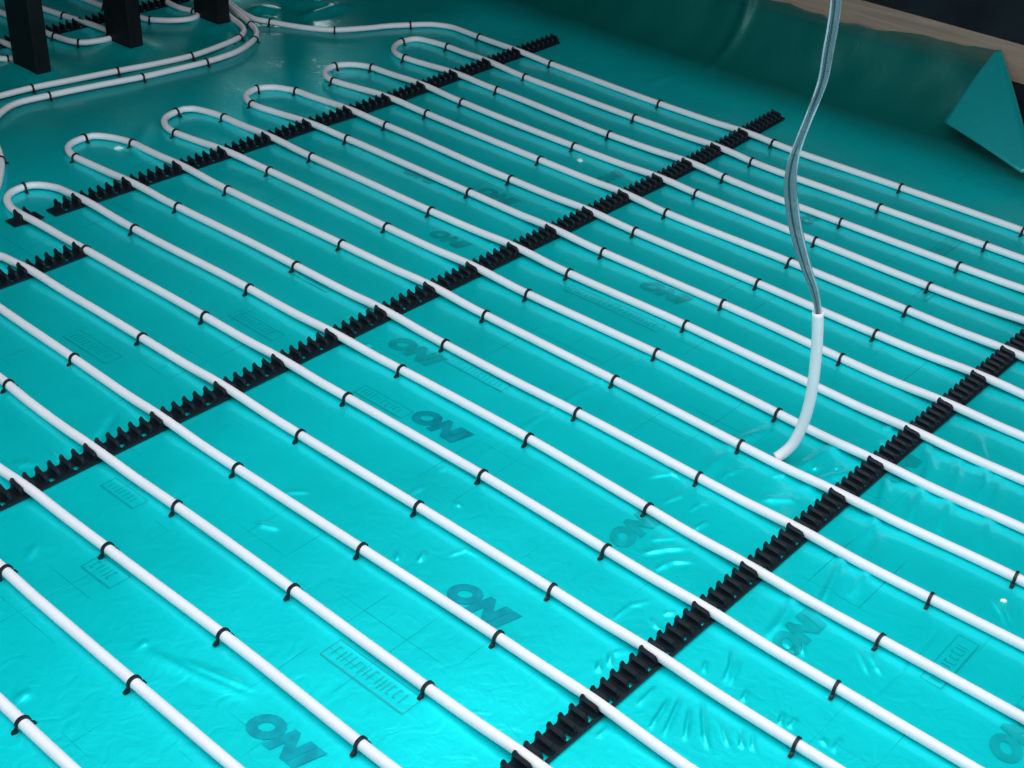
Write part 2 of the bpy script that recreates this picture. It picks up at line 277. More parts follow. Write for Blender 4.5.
# ------------------------------------------------------------------ measured layout (metres on the floor)
PIPES = {
    'loop2': [[3.2491,0.0393,0.0125],[3.2486,0.1393,0.0125],[3.2481,0.2393,0.0125],[3.2476,0.3393,0.0125],[3.247,0.4393,0.0125],[3.2465,0.5393,0.0125],[3.246,0.6393,0.0125],[3.2455,0.7393,0.0129],[3.2449,0.8393,0.0167],[3.2444,0.9393,0.0151],[3.2439,1.0393,0.0125],[3.2432,1.0898,0.0125],[3.2424,1.1403,0.0125],[3.2416,1.1908,0.0125],[3.2408,1.2413,0.0125],[3.2399,1.2919,0.0125],[3.2391,1.3424,0.0125],[3.2383,1.3929,0.0125],[3.2376,1.4434,0.0125],[3.2367,1.4939,0.0125],[3.2356,1.5444,0.0125],[3.2342,1.5949,0.0125],[3.2327,1.6455,0.0125],[3.2314,1.696,0.0125],[3.2306,1.7465,0.0125],[3.2307,1.797,0.0126],[3.2321,1.8475,0.0132],[3.2348,1.898,0.0154],[3.2376,1.9485,0.0168],[3.2395,1.999,0.0165],[3.2403,2.0496,0.0141],[3.2403,2.1001,0.0127],[3.2399,2.1506,0.0125],[3.2392,2.2011,0.0125],[3.2384,2.2516,0.0125],[3.238,2.3021,0.0125],[3.238,2.3526,0.0125],[3.2383,2.4032,0.0125],[3.2389,2.4537,0.0125],[3.2394,2.5042,0.0125],[3.2399,2.5547,0.0125],[3.2401,2.6052,0.0125],[3.2406,2.6557,0.0125],[3.2419,2.7062,0.0126],[3.2441,2.7567,0.0132],[3.2468,2.8073,0.0154],[3.2496,2.8578,0.0168],[3.2521,2.9083,0.0165],[3.2544,2.9588,0.0142],[3.2565,3.0093,0.0127],[3.2581,3.0598,0.0125],[3.2487,3.1336,0.0125],[3.2312,3.1817,0.0125],[3.1758,3.1934,0.0125],[3.1301,3.1785,0.0125],[3.0979,3.1504,0.0125],[3.0798,3.1135,0.0125],[3.0762,3.0778,0.0125],[3.0809,3.0276,0.0126],[3.0861,2.9775,0.0134],[3.0897,2.9273,0.0158],[3.0922,2.8771,0.0168],[3.0938,2.8269,0.0163],[3.0945,2.7767,0.0139],[3.0946,2.7266,0.0127],[3.0942,2.6764,0.0125],[3.0935,2.6262,0.0125],[3.0924,2.576,0.0125],[3.0905,2.5259,0.0125],[3.0882,2.4757,0.0125],[3.0857,2.4255,0.0125],[3.0834,2.3753,0.0125],[3.0813,2.3252,0.0125],[3.0803,2.275,0.0125],[3.0808,2.2248,0.0125],[3.0824,2.1746,0.0125],[3.0845,2.1244,0.0126],[3.0864,2.0743,0.0132],[3.0878,2.0241,0.0154],[3.0883,1.9739,0.0168],[3.0874,1.9237,0.0165],[3.0853,1.8736,0.0142],[3.0828,1.8234,0.0128],[3.0806,1.7732,0.0125],[3.0791,1.723,0.0125],[3.0786,1.6728,0.0125],[3.0788,1.6227,0.0125],[3.0796,1.5725,0.0125],[3.0806,1.5223,0.0125],[3.0816,1.4721,0.0125],[3.0824,1.422,0.0125],[3.083,1.3718,0.0125],[3.0835,1.3216,0.0125],[3.0841,1.2714,0.0125],[3.0846,1.2213,0.0125],[3.0853,1.1711,0.0125],[3.0863,1.1209,0.0125],[3.0875,1.0707,0.0125],[3.0889,1.0205,0.0126],[3.0901,0.9704,0.0136],[3.0906,0.8704,0.0168],[3.0911,0.7704,0.0137],[3.0916,0.6704,0.0125],[3.0921,0.5704,0.0125],[3.0927,0.4704,0.0125],[3.0932,0.3704,0.0125],[3.0937,0.2704,0.0125],[3.0942,0.1704,0.0125],[3.0947,0.0704,0.0125],[3.0952,-0.0296,0.0125]],
    'loop4': [[2.9415,-0.0966,0.0125],[2.9413,0.0034,0.0125],[2.9411,0.1034,0.0125],[2.941,0.2034,0.0125],[2.9408,0.3034,0.0125],[2.9406,0.4034,0.0125],[2.9405,0.5034,0.0125],[2.9403,0.6034,0.0125],[2.9401,0.7034,0.0126],[2.9399,0.8034,0.0153],[2.9398,0.9034,0.0166],[2.9382,0.9542,0.0143],[2.9363,1.0049,0.0128],[2.9344,1.0557,0.0125],[2.9329,1.1064,0.0125],[2.9322,1.1572,0.0125],[2.9323,1.2079,0.0125],[2.9329,1.2587,0.0125],[2.9338,1.3094,0.0125],[2.9347,1.3602,0.0125],[2.9357,1.4109,0.0125],[2.9365,1.4617,0.0125],[2.9373,1.5124,0.0125],[2.9381,1.5632,0.0125],[2.9388,1.614,0.0125],[2.9395,1.6647,0.0125],[2.9402,1.7155,0.0125],[2.9409,1.7662,0.0125],[2.9416,1.817,0.0127],[2.9423,1.8677,0.0139],[2.9428,1.9185,0.0164],[2.9429,1.9692,0.0168],[2.9426,2.02,0.0157],[2.9418,2.0707,0.0133],[2.941,2.1215,0.0126],[2.94,2.1722,0.0125],[2.9391,2.223,0.0125],[2.9384,2.2737,0.0125],[2.9378,2.3245,0.0125],[2.9374,2.3752,0.0125],[2.9372,2.426,0.0125],[2.9372,2.4767,0.0125],[2.9375,2.5275,0.0125],[2.9382,2.5782,0.0125],[2.9393,2.629,0.0125],[2.9408,2.6797,0.0125],[2.9425,2.7305,0.0127],[2.9441,2.7813,0.0141],[2.9451,2.832,0.0165],[2.9453,2.8828,0.0168],[2.9446,2.9335,0.0155],[2.9428,2.9843,0.0132],[2.94,3.035,0.0126],[2.9373,3.0858,0.0125],[2.9221,3.1247,0.0125],[2.8995,3.1536,0.0125],[2.8577,3.1724,0.0125],[2.8148,3.1633,0.0125],[2.7882,3.1408,0.0125],[2.7723,3.1094,0.0125],[2.768,3.0797,0.0125],[2.7756,3.0286,0.0126],[2.784,2.9775,0.0134],[2.79,2.9264,0.0158],[2.7942,2.8753,0.0168],[2.7968,2.8242,0.0162],[2.7978,2.7731,0.0137],[2.7976,2.7221,0.0126],[2.797,2.671,0.0125],[2.7963,2.6199,0.0125],[2.7956,2.5688,0.0125],[2.795,2.5177,0.0125],[2.7945,2.4666,0.0125],[2.7941,2.4156,0.0125],[2.7938,2.3645,0.0125],[2.7936,2.3134,0.0125],[2.7937,2.2623,0.0125],[2.7938,2.2112,0.0125],[2.7939,2.1601,0.0125],[2.7938,2.109,0.0127],[2.7933,2.058,0.0138],[2.7924,2.0069,0.0163],[2.7908,1.9558,0.0168],[2.7885,1.9047,0.0158],[2.7862,1.8536,0.0134],[2.7851,1.8025,0.0126],[2.7852,1.7514,0.0125],[2.786,1.7004,0.0125],[2.7871,1.6493,0.0125],[2.7885,1.5982,0.0125],[2.7897,1.5471,0.0125],[2.7904,1.496,0.0125],[2.7903,1.4449,0.0125],[2.79,1.3939,0.0125],[2.7895,1.3428,0.0125],[2.7891,1.2917,0.0125],[2.7887,1.2406,0.0125],[2.7883,1.1895,0.0125],[2.7879,1.1384,0.0125],[2.7873,1.0873,0.0125],[2.7864,1.0363,0.0126],[2.7854,0.9852,0.0132],[2.7844,0.9341,0.0153],[2.7835,0.883,0.0168],[2.7828,0.8319,0.0166],[2.7825,0.7319,0.0128],[2.7821,0.6319,0.0125],[2.7817,0.5319,0.0125],[2.7813,0.4319,0.0125],[2.781,0.3319,0.0125],[2.7806,0.2319,0.0125],[2.7802,0.1319,0.0125],[2.7798,0.0319,0.0125],[2.7794,-0.0681,0.0125],[2.7791,-0.1681,0.0125]],
    'loop6': [[2.6392,-0.2339,0.0125],[2.6392,-0.1339,0.0125],[2.6391,-0.0339,0.0125],[2.639,0.0661,0.0125],[2.6389,0.1661,0.0125],[2.6388,0.2661,0.0125],[2.6387,0.3661,0.0125],[2.6386,0.4661,0.0125],[2.6386,0.5661,0.0125],[2.6385,0.6661,0.0125],[2.6384,0.7661,0.0136],[2.6382,0.8167,0.016],[2.6377,0.8672,0.0168],[2.6369,0.9178,0.0161],[2.6359,0.9684,0.0137],[2.635,1.019,0.0126],[2.6343,1.0696,0.0125],[2.634,1.1202,0.0125],[2.6341,1.1708,0.0125],[2.6348,1.2214,0.0125],[2.6357,1.2719,0.0125],[2.6368,1.3225,0.0125],[2.6377,1.3731,0.0125],[2.6383,1.4237,0.0125],[2.6385,1.4743,0.0125],[2.6385,1.5249,0.0125],[2.6385,1.5755,0.0125],[2.6386,1.6261,0.0125],[2.6387,1.6766,0.0125],[2.6388,1.7272,0.0125],[2.6389,1.7778,0.0125],[2.6392,1.8284,0.0128],[2.6394,1.879,0.0145],[2.6397,1.9296,0.0167],[2.6398,1.9802,0.0168],[2.6398,2.0308,0.0151],[2.6396,2.0813,0.0131],[2.6393,2.1319,0.0125],[2.6389,2.1825,0.0125],[2.6384,2.2331,0.0125],[2.6381,2.2837,0.0125],[2.6384,2.3343,0.0125],[2.6394,2.3849,0.0125],[2.641,2.4355,0.0125],[2.6427,2.486,0.0125],[2.6444,2.5366,0.0125],[2.646,2.5872,0.0125],[2.647,2.6378,0.0125],[2.6473,2.6884,0.0125],[2.6468,2.739,0.0128],[2.6456,2.7896,0.0145],[2.6439,2.8401,0.0167],[2.6415,2.8907,0.0168],[2.6387,2.9413,0.0151],[2.6354,2.9919,0.013],[2.6313,3.0425,0.0125],[2.6278,3.0931,0.0125],[2.616,3.1251,0.0125],[2.6014,3.1542,0.0125],[2.5762,3.1753,0.0125],[2.5525,3.1842,0.0125],[2.5151,3.1763,0.0125],[2.4881,3.1575,0.0125],[2.47,3.1263,0.0125],[2.4639,3.1006,0.0125],[2.4627,3.0811,0.0125],[2.4692,3.0304,0.0126],[2.4769,2.9797,0.0134],[2.4829,2.9291,0.0157],[2.4881,2.8784,0.0168],[2.4924,2.8277,0.0164],[2.4957,2.7771,0.0139],[2.4979,2.7264,0.0127],[2.4991,2.6758,0.0125],[2.4993,2.6251,0.0125],[2.4991,2.5744,0.0125],[2.4987,2.5238,0.0125],[2.4983,2.4731,0.0125],[2.4979,2.4224,0.0125],[2.4975,2.3718,0.0125],[2.4972,2.3211,0.0125],[2.497,2.2705,0.0125],[2.4965,2.2198,0.0125],[2.4958,2.1691,0.0125],[2.4948,2.1185,0.0126],[2.4937,2.0678,0.0134],[2.4926,2.0172,0.0158],[2.4916,1.9665,0.0168],[2.4909,1.9158,0.0163],[2.4906,1.8652,0.0138],[2.4906,1.8145,0.0127],[2.4909,1.7638,0.0125],[2.4912,1.7132,0.0125],[2.4915,1.6625,0.0125],[2.4918,1.6119,0.0125],[2.4921,1.5612,0.0125],[2.4925,1.5105,0.0125],[2.4928,1.4599,0.0125],[2.4928,1.4092,0.0125],[2.4922,1.3585,0.0125],[2.4907,1.3079,0.0125],[2.4887,1.2572,0.0125],[2.4865,1.2066,0.0125],[2.4844,1.1559,0.0125],[2.4827,1.1052,0.0125],[2.4816,1.0546,0.0125],[2.4812,1.0039,0.0128],[2.4814,0.9532,0.0144],[2.4821,0.9026,0.0166],[2.4832,0.8519,0.0168],[2.4847,0.8013,0.0152],[2.4865,0.7506,0.0131],[2.4884,0.6999,0.0125],[2.4883,0.5999,0.0125],[2.4883,0.4999,0.0125],[2.4883,0.3999,0.0125],[2.4883,0.2999,0.0125],[2.4883,0.1999,0.0125],[2.4883,0.0999,0.0125],[2.4882,-0.0001,0.0125],[2.4882,-0.1001,0.0125],[2.4882,-0.2001,0.0125],[2.4882,-0.3001,0.0125]],
    'loop8': [[2.3448,-0.3653,0.0125],[2.3447,-0.2653,0.0125],[2.3447,-0.1653,0.0125],[2.3447,-0.0653,0.0125],[2.3447,0.0347,0.0125],[2.3447,0.1347,0.0125],[2.3447,0.2347,0.0125],[2.3446,0.3347,0.0125],[2.3446,0.4347,0.0125],[2.3446,0.5347,0.0125],[2.3446,0.6347,0.0125],[2.3427,0.6855,0.0125],[2.3405,0.7363,0.0128],[2.3387,0.7872,0.0145],[2.3376,0.838,0.0167],[2.3375,0.8888,0.0168],[2.3383,0.9397,0.015],[2.3395,0.9905,0.013],[2.341,1.0414,0.0125],[2.3423,1.0922,0.0125],[2.3434,1.143,0.0125],[2.3442,1.1939,0.0125],[2.3452,1.2447,0.0125],[2.3464,1.2955,0.0125],[2.3478,1.3464,0.0125],[2.3491,1.3972,0.0125],[2.3499,1.448,0.0125],[2.3499,1.4989,0.0125],[2.3491,1.5497,0.0125],[2.3481,1.6005,0.0125],[2.3469,1.6514,0.0125],[2.3459,1.7022,0.0125],[2.3453,1.7531,0.0125],[2.3454,1.8039,0.0126],[2.3461,1.8547,0.0134],[2.3469,1.9056,0.0158],[2.3473,1.9564,0.0168],[2.3471,2.0072,0.0162],[2.3463,2.0581,0.0138],[2.3451,2.1089,0.0127],[2.3439,2.1597,0.0125],[2.3427,2.2106,0.0125],[2.3419,2.2614,0.0125],[2.3417,2.3122,0.0125],[2.3417,2.3631,0.0125],[2.3419,2.4139,0.0125],[2.3421,2.4648,0.0125],[2.3422,2.5156,0.0125],[2.3423,2.5664,0.0125],[2.3423,2.6173,0.0125],[2.3423,2.6681,0.0125],[2.3423,2.7189,0.0126],[2.3423,2.7698,0.0136],[2.3421,2.8206,0.0161],[2.3418,2.8714,0.0168],[2.3413,2.9223,0.016],[2.3407,2.9731,0.0136],[2.3398,3.0239,0.0126],[2.3391,3.0748,0.0125],[2.3327,3.1305,0.0125],[2.313,3.1862,0.0125],[2.29,3.2006,0.0125],[2.2628,3.1976,0.0125],[2.2236,3.1877,0.0125],[2.1975,3.1667,0.0125],[2.1755,3.1235,0.0125],[2.1703,3.0757,0.0125],[2.1753,3.0255,0.0126],[2.1811,2.9754,0.0135],[2.1857,2.9253,0.0159],[2.1897,2.8751,0.0168],[2.1933,2.825,0.0162],[2.1961,2.7749,0.0138],[2.198,2.7248,0.0127],[2.1991,2.6746,0.0125],[2.1997,2.6245,0.0125],[2.1999,2.5744,0.0125],[2.1997,2.5242,0.0125],[2.1992,2.4741,0.0125],[2.1985,2.424,0.0125],[2.1978,2.3738,0.0125],[2.1971,2.3237,0.0125],[2.1967,2.2736,0.0125],[2.1967,2.2235,0.0125],[2.1971,2.1733,0.0125],[2.1975,2.1232,0.0126],[2.198,2.0731,0.0133],[2.1985,2.0229,0.0155],[2.1988,1.9728,0.0168],[2.1987,1.9227,0.0165],[2.1984,1.8726,0.0142],[2.198,1.8224,0.0127],[2.1979,1.7723,0.0125],[2.1983,1.7222,0.0125],[2.1991,1.672,0.0125],[2.2001,1.6219,0.0125],[2.2011,1.5718,0.0125],[2.202,1.5216,0.0125],[2.2028,1.4715,0.0125],[2.2032,1.4214,0.0125],[2.203,1.3713,0.0125],[2.2023,1.3211,0.0125],[2.2012,1.271,0.0125],[2.1998,1.2209,0.0125],[2.1981,1.1707,0.0125],[2.1962,1.1206,0.0125],[2.1942,1.0705,0.0125],[2.1922,1.0204,0.0126],[2.1903,0.9702,0.0136],[2.1889,0.9201,0.016],[2.1883,0.87,0.0168],[2.1888,0.8198,0.0161],[2.1905,0.7697,0.0137],[2.1928,0.7196,0.0126],[2.1955,0.6695,0.0125],[2.198,0.6193,0.0125],[2.1998,0.5692,0.0125],[2.2,0.4692,0.0125],[2.2002,0.3692,0.0125],[2.2004,0.2692,0.0125],[2.2006,0.1692,0.0125],[2.2008,0.0692,0.0125],[2.201,-0.0308,0.0125],[2.2012,-0.1308,0.0125],[2.2014,-0.2308,0.0125],[2.2016,-0.3308,0.0125],[2.2018,-0.4308,0.0125]],
    'loop10': [[2.064,-0.4985,0.0125],[2.0633,-0.3985,0.0125],[2.0626,-0.2985,0.0125],[2.0618,-0.1985,0.0125],[2.0611,-0.0985,0.0125],[2.0604,0.0015,0.0125],[2.0597,0.1015,0.0125],[2.059,0.2015,0.0125],[2.0583,0.3015,0.0125],[2.0576,0.4015,0.0125],[2.0568,0.5015,0.0125],[2.056,0.5524,0.0125],[2.0542,0.6033,0.0125],[2.0516,0.6543,0.0125],[2.0489,0.7052,0.0126],[2.0463,0.7561,0.0132],[2.0439,0.807,0.0155],[2.0422,0.858,0.0168],[2.0416,0.9089,0.0165],[2.0419,0.9598,0.014],[2.0426,1.0108,0.0127],[2.0435,1.0617,0.0125],[2.0445,1.1126,0.0125],[2.0457,1.1635,0.0125],[2.047,1.2145,0.0125],[2.0483,1.2654,0.0125],[2.0495,1.3163,0.0125],[2.0505,1.3672,0.0125],[2.0511,1.4182,0.0125],[2.0516,1.4691,0.0125],[2.052,1.52,0.0125],[2.0524,1.571,0.0125],[2.0529,1.6219,0.0125],[2.0534,1.6728,0.0125],[2.0538,1.7237,0.0125],[2.0543,1.7747,0.0125],[2.0549,1.8256,0.0128],[2.0557,1.8765,0.0143],[2.0564,1.9274,0.0166],[2.0567,1.9784,0.0168],[2.0565,2.0293,0.0152],[2.0559,2.0802,0.0131],[2.0551,2.1312,0.0125],[2.0542,2.1821,0.0125],[2.0533,2.233,0.0125],[2.0524,2.2839,0.0125],[2.0513,2.3349,0.0125],[2.0502,2.3858,0.0125],[2.0489,2.4367,0.0125],[2.0477,2.4876,0.0125],[2.0465,2.5386,0.0125],[2.0454,2.5895,0.0125],[2.0446,2.6404,0.0125],[2.044,2.6914,0.0125],[2.0437,2.7423,0.0129],[2.0435,2.7932,0.0147],[2.0434,2.8441,0.0168],[2.0432,2.8951,0.0168],[2.0429,2.946,0.0148],[2.0425,2.9969,0.0129],[2.0418,3.0479,0.0125],[2.0411,3.0988,0.0125],[2.029,3.1485,0.0125],[2.004,3.1969,0.0125],[1.988,3.2113,0.0125],[1.9651,3.2133,0.0125],[1.9249,3.2082,0.0125],[1.8961,3.1888,0.0125],[1.8796,3.1546,0.0125],[1.8746,3.1193,0.0125],[1.8771,3.0687,0.0125],[1.88,3.018,0.0127],[1.8823,2.9674,0.0138],[1.8843,2.9167,0.0163],[1.8859,2.8661,0.0168],[1.8872,2.8154,0.0158],[1.8881,2.7647,0.0134],[1.8891,2.7141,0.0126],[1.8904,2.6634,0.0125],[1.892,2.6128,0.0125],[1.8938,2.5621,0.0125],[1.8956,2.5115,0.0125],[1.8973,2.4608,0.0125],[1.8986,2.4102,0.0125],[1.8992,2.3595,0.0125],[1.8994,2.3089,0.0125],[1.8994,2.2582,0.0125],[1.8994,2.2076,0.0125],[1.8995,2.1569,0.0125],[1.8996,2.1062,0.0127],[1.8997,2.0556,0.0139],[1.8998,2.0049,0.0163],[1.8997,1.9543,0.0168],[1.8994,1.9036,0.0157],[1.8988,1.853,0.0134],[1.8982,1.8023,0.0126],[1.8974,1.7517,0.0125],[1.8967,1.701,0.0125],[1.8961,1.6504,0.0125],[1.896,1.5997,0.0125],[1.8964,1.549,0.0125],[1.8975,1.4984,0.0125],[1.8988,1.4477,0.0125],[1.8996,1.3971,0.0125],[1.8998,1.3464,0.0125],[1.8993,1.2958,0.0125],[1.8987,1.2451,0.0125],[1.8978,1.1945,0.0125],[1.8969,1.1438,0.0125],[1.896,1.0932,0.0125],[1.8951,1.0425,0.0125],[1.8944,0.9918,0.013],[1.8938,0.9412,0.015],[1.8935,0.8905,0.0168],[1.8934,0.8399,0.0167],[1.8936,0.7892,0.0146],[1.894,0.7386,0.0129],[1.8946,0.6879,0.0125],[1.8955,0.6373,0.0125],[1.8966,0.5866,0.0125],[1.8978,0.536,0.0125],[1.8992,0.4853,0.0125],[1.9004,0.4346,0.0125],[1.9008,0.3346,0.0125],[1.9011,0.2346,0.0125],[1.9014,0.1346,0.0125],[1.9017,0.0346,0.0125],[1.9021,-0.0654,0.0125],[1.9024,-0.1654,0.0125],[1.9027,-0.2654,0.0125],[1.903,-0.3654,0.0125],[1.9033,-0.4654,0.0125],[1.9037,-0.5654,0.0125]],
    'loop12': [[1.7438,-0.637,0.0125],[1.7437,-0.537,0.0125],[1.7437,-0.437,0.0125],[1.7436,-0.337,0.0125],[1.7435,-0.237,0.0125],[1.7434,-0.137,0.0125],[1.7433,-0.037,0.0125],[1.7433,0.063,0.0125],[1.7432,0.163,0.0125],[1.7431,0.263,0.0125],[1.743,0.363,0.0125],[1.743,0.4136,0.0125],[1.743,0.4641,0.0125],[1.7428,0.5146,0.0125],[1.7425,0.5651,0.0125],[1.7421,0.6157,0.0125],[1.7414,0.6662,0.0125],[1.7407,0.7167,0.0126],[1.7401,0.7672,0.0136],[1.7398,0.8178,0.016],[1.7403,0.8683,0.0168],[1.7416,0.9188,0.0161],[1.7434,0.9693,0.0137],[1.7454,1.0199,0.0126],[1.7475,1.0704,0.0125],[1.7497,1.1209,0.0125],[1.7519,1.1714,0.0125],[1.754,1.222,0.0125],[1.7561,1.2725,0.0125],[1.7579,1.323,0.0125],[1.7594,1.3735,0.0125],[1.7603,1.4241,0.0125],[1.7605,1.4746,0.0125],[1.7604,1.5251,0.0125],[1.7601,1.5757,0.0125],[1.7596,1.6262,0.0125],[1.759,1.6767,0.0125],[1.758,1.7272,0.0125],[1.7566,1.7778,0.0125],[1.755,1.8283,0.0128],[1.7533,1.8788,0.0145],[1.7519,1.9293,0.0167],[1.7509,1.9799,0.0168],[1.7503,2.0304,0.0151],[1.75,2.0809,0.0131],[1.7499,2.1314,0.0125],[1.7499,2.182,0.0125],[1.7499,2.2325,0.0125],[1.7496,2.283,0.0125],[1.7487,2.3335,0.0125],[1.7471,2.3841,0.0125],[1.7452,2.4346,0.0125],[1.7432,2.4851,0.0125],[1.7414,2.5356,0.0125],[1.74,2.5862,0.0125],[1.7392,2.6367,0.0125],[1.739,2.6872,0.0125],[1.7389,2.7377,0.0128],[1.7387,2.7883,0.0144],[1.7383,2.8388,0.0167],[1.7373,2.8893,0.0168],[1.7349,2.9398,0.0151],[1.7325,2.9904,0.0131],[1.7225,3.0175,0.0125],[1.7103,3.0367,0.0125],[1.6935,3.0497,0.0125],[1.6751,3.0528,0.0125],[1.6372,3.0474,0.0125],[1.6094,3.0255,0.0125],[1.5915,2.9875,0.0125],[1.5852,2.955,0.0125],[1.5812,2.9122,0.0164],[1.5833,2.8614,0.0168],[1.5858,2.8107,0.0156],[1.5881,2.76,0.0133],[1.59,2.7093,0.0126],[1.5916,2.6586,0.0125],[1.5926,2.6078,0.0125],[1.5933,2.5571,0.0125],[1.5942,2.5064,0.0125],[1.5953,2.4557,0.0125],[1.5965,2.405,0.0125],[1.5976,2.3542,0.0125],[1.5984,2.3035,0.0125],[1.599,2.2528,0.0125],[1.5995,2.2021,0.0125],[1.5997,2.1514,0.0125],[1.5998,2.1006,0.0127],[1.5999,2.0499,0.0141],[1.6,1.9992,0.0165],[1.6004,1.9485,0.0168],[1.6012,1.8978,0.0154],[1.6022,1.847,0.0132],[1.6033,1.7963,0.0126],[1.6041,1.7456,0.0125],[1.6047,1.6949,0.0125],[1.6051,1.6442,0.0125],[1.6056,1.5934,0.0125],[1.606,1.5427,0.0125],[1.6063,1.492,0.0125],[1.6066,1.4413,0.0125],[1.6064,1.3906,0.0125],[1.6058,1.3398,0.0125],[1.6048,1.2891,0.0125],[1.6036,1.2384,0.0125],[1.6024,1.1877,0.0125],[1.6011,1.1369,0.0125],[1.5998,1.0862,0.0125],[1.5985,1.0355,0.0126],[1.5973,0.9848,0.0132],[1.5961,0.9341,0.0153],[1.5953,0.8833,0.0168],[1.5946,0.8326,0.0166],[1.5942,0.7819,0.0142],[1.594,0.7312,0.0128],[1.5937,0.6805,0.0125],[1.5934,0.6297,0.0125],[1.5931,0.579,0.0125],[1.5927,0.5283,0.0125],[1.5923,0.4776,0.0125],[1.592,0.4269,0.0125],[1.5918,0.3761,0.0125],[1.5916,0.2761,0.0125],[1.5913,0.1761,0.0125],[1.5911,0.0761,0.0125],[1.5909,-0.0239,0.0125],[1.5906,-0.1239,0.0125],[1.5904,-0.2239,0.0125],[1.5901,-0.3239,0.0125],[1.5899,-0.4239,0.0125],[1.5897,-0.5239,0.0125],[1.5894,-0.6239,0.0125]],
    'p1': [[2.9804,4.3879,0.0125],[3.0004,3.8879,0.0125],[2.9848,3.8305,0.0125],[2.9646,3.7574,0.0125],[2.9544,3.6711,0.0125],[2.975,3.6203,0.0125],[3.0059,3.5411,0.0125],[3.0433,3.4726,0.0125],[3.0853,3.4212,0.0125],[3.1854,3.3624,0.0125],[3.2511,3.3331,0.0125],[3.3142,3.293,0.0125],[3.3728,3.25,0.0125],[3.4068,3.1877,0.0125],[3.4079,3.1231,0.0125],[3.4057,3.0532,0.0125],[3.3968,2.9002,0.0167],[3.3967,2.849,0.0168],[3.3964,2.7978,0.0149],[3.3955,2.7466,0.013],[3.3946,2.6954,0.0125],[3.3936,2.6442,0.0125],[3.3925,2.593,0.0125],[3.3911,2.5418,0.0125],[3.3897,2.4906,0.0125],[3.3882,2.4394,0.0125],[3.3871,2.3882,0.0125],[3.3865,2.337,0.0125],[3.3867,2.2858,0.0125],[3.3875,2.2346,0.0125],[3.3885,2.1834,0.0125],[3.3896,2.1322,0.0125],[3.3905,2.081,0.0131],[3.3912,2.0298,0.0151],[3.3913,1.9785,0.0168],[3.3907,1.9273,0.0166],[3.3898,1.8761,0.0143],[3.3894,1.8249,0.0128],[3.39,1.7737,0.0125],[3.3911,1.7225,0.0125],[3.3925,1.6713,0.0125],[3.3938,1.6201,0.0125],[3.3951,1.5689,0.0125],[3.3962,1.5177,0.0125],[3.3968,1.4665,0.0125],[3.3971,1.4153,0.0125],[3.3973,1.3641,0.0125],[3.3976,1.3129,0.0125],[3.3979,1.2617,0.0125],[3.3981,1.2105,0.0125],[3.3983,1.1593,0.0125],[3.3985,1.1081,0.0125],[3.3988,1.0081,0.0127],[3.3991,0.9081,0.0165],[3.3994,0.8081,0.0156],[3.3997,0.7081,0.0126],[3.4001,0.6081,0.0125],[3.4004,0.5081,0.0125],[3.4007,0.4081,0.0125],[3.401,0.3081,0.0125],[3.4013,0.2081,0.0125],[3.4016,0.1081,0.0125]],
    'g2': [[2.9767,4.4053,0.0125],[2.9967,3.9053,0.0125],[2.9695,3.8224,0.0125],[2.9429,3.7415,0.0125],[2.9092,3.6428,0.0125],[2.8812,3.5817,0.0125],[2.8387,3.5349,0.0125],[2.775,3.4957,0.0125],[2.6997,3.469,0.0125],[2.5782,3.4614,0.0125],[2.4669,3.4718,0.0125],[2.3555,3.4848,0.0125],[2.2231,3.5133,0.0125],[2.0661,3.5403,0.0125],[1.9588,3.5479,0.0125],[1.89,3.5143,0.0125],[1.8297,3.4567,0.0125],[1.7786,3.3628,0.0125],[1.7458,3.2845,0.0125],[1.7118,3.2194,0.0125],[1.6666,3.1507,0.0125],[1.6064,3.0757,0.0125],[1.5393,3.0203,0.0125],[1.4732,2.9687,0.0125],[1.4242,2.9127,0.0125],[1.4029,2.8413,0.0125],[1.4116,2.7953,0.0125],[1.4298,2.7649,0.0137],[1.4344,2.714,0.0162],[1.4393,2.6632,0.0168],[1.4415,2.6123,0.0159],[1.4427,2.5615,0.0135],[1.4436,2.5106,0.0126],[1.4447,2.4598,0.0125],[1.4457,2.4089,0.0125],[1.4465,2.3581,0.0125],[1.4471,2.3072,0.0125],[1.4473,2.2564,0.0125],[1.4475,2.2056,0.0125],[1.4477,2.1547,0.0125],[1.448,2.1039,0.0127],[1.4482,2.053,0.014],[1.4485,2.0022,0.0164],[1.4488,1.9513,0.0168],[1.449,1.9005,0.0156],[1.4491,1.8496,0.0133],[1.4491,1.7988,0.0126],[1.4492,1.7479,0.0125],[1.4493,1.6971,0.0125],[1.4497,1.6462,0.0125],[1.4502,1.5954,0.0125],[1.4507,1.5445,0.0125],[1.4512,1.4937,0.0125],[1.4516,1.4428,0.0125],[1.4518,1.392,0.0125],[1.4518,1.3411,0.0125],[1.4517,1.2903,0.0125],[1.4516,1.2394,0.0125],[1.4515,1.1886,0.0125],[1.4513,1.1377,0.0125],[1.4509,1.0869,0.0125],[1.45,1.0361,0.0126],[1.449,0.9852,0.0132],[1.4481,0.9344,0.0153],[1.4472,0.8835,0.0168],[1.4465,0.8327,0.0166],[1.4459,0.7818,0.0142],[1.4455,0.731,0.0128],[1.4453,0.6801,0.0125],[1.4452,0.6293,0.0125],[1.4451,0.5784,0.0125],[1.4451,0.5276,0.0125],[1.4448,0.4276,0.0125],[1.4445,0.3276,0.0125],[1.4442,0.2276,0.0125],[1.4438,0.1276,0.0125],[1.4435,0.0276,0.0125],[1.4432,-0.0724,0.0125],[1.4429,-0.1724,0.0125],[1.4426,-0.2724,0.0125],[1.4423,-0.3724,0.0125],[1.442,-0.4724,0.0125]],
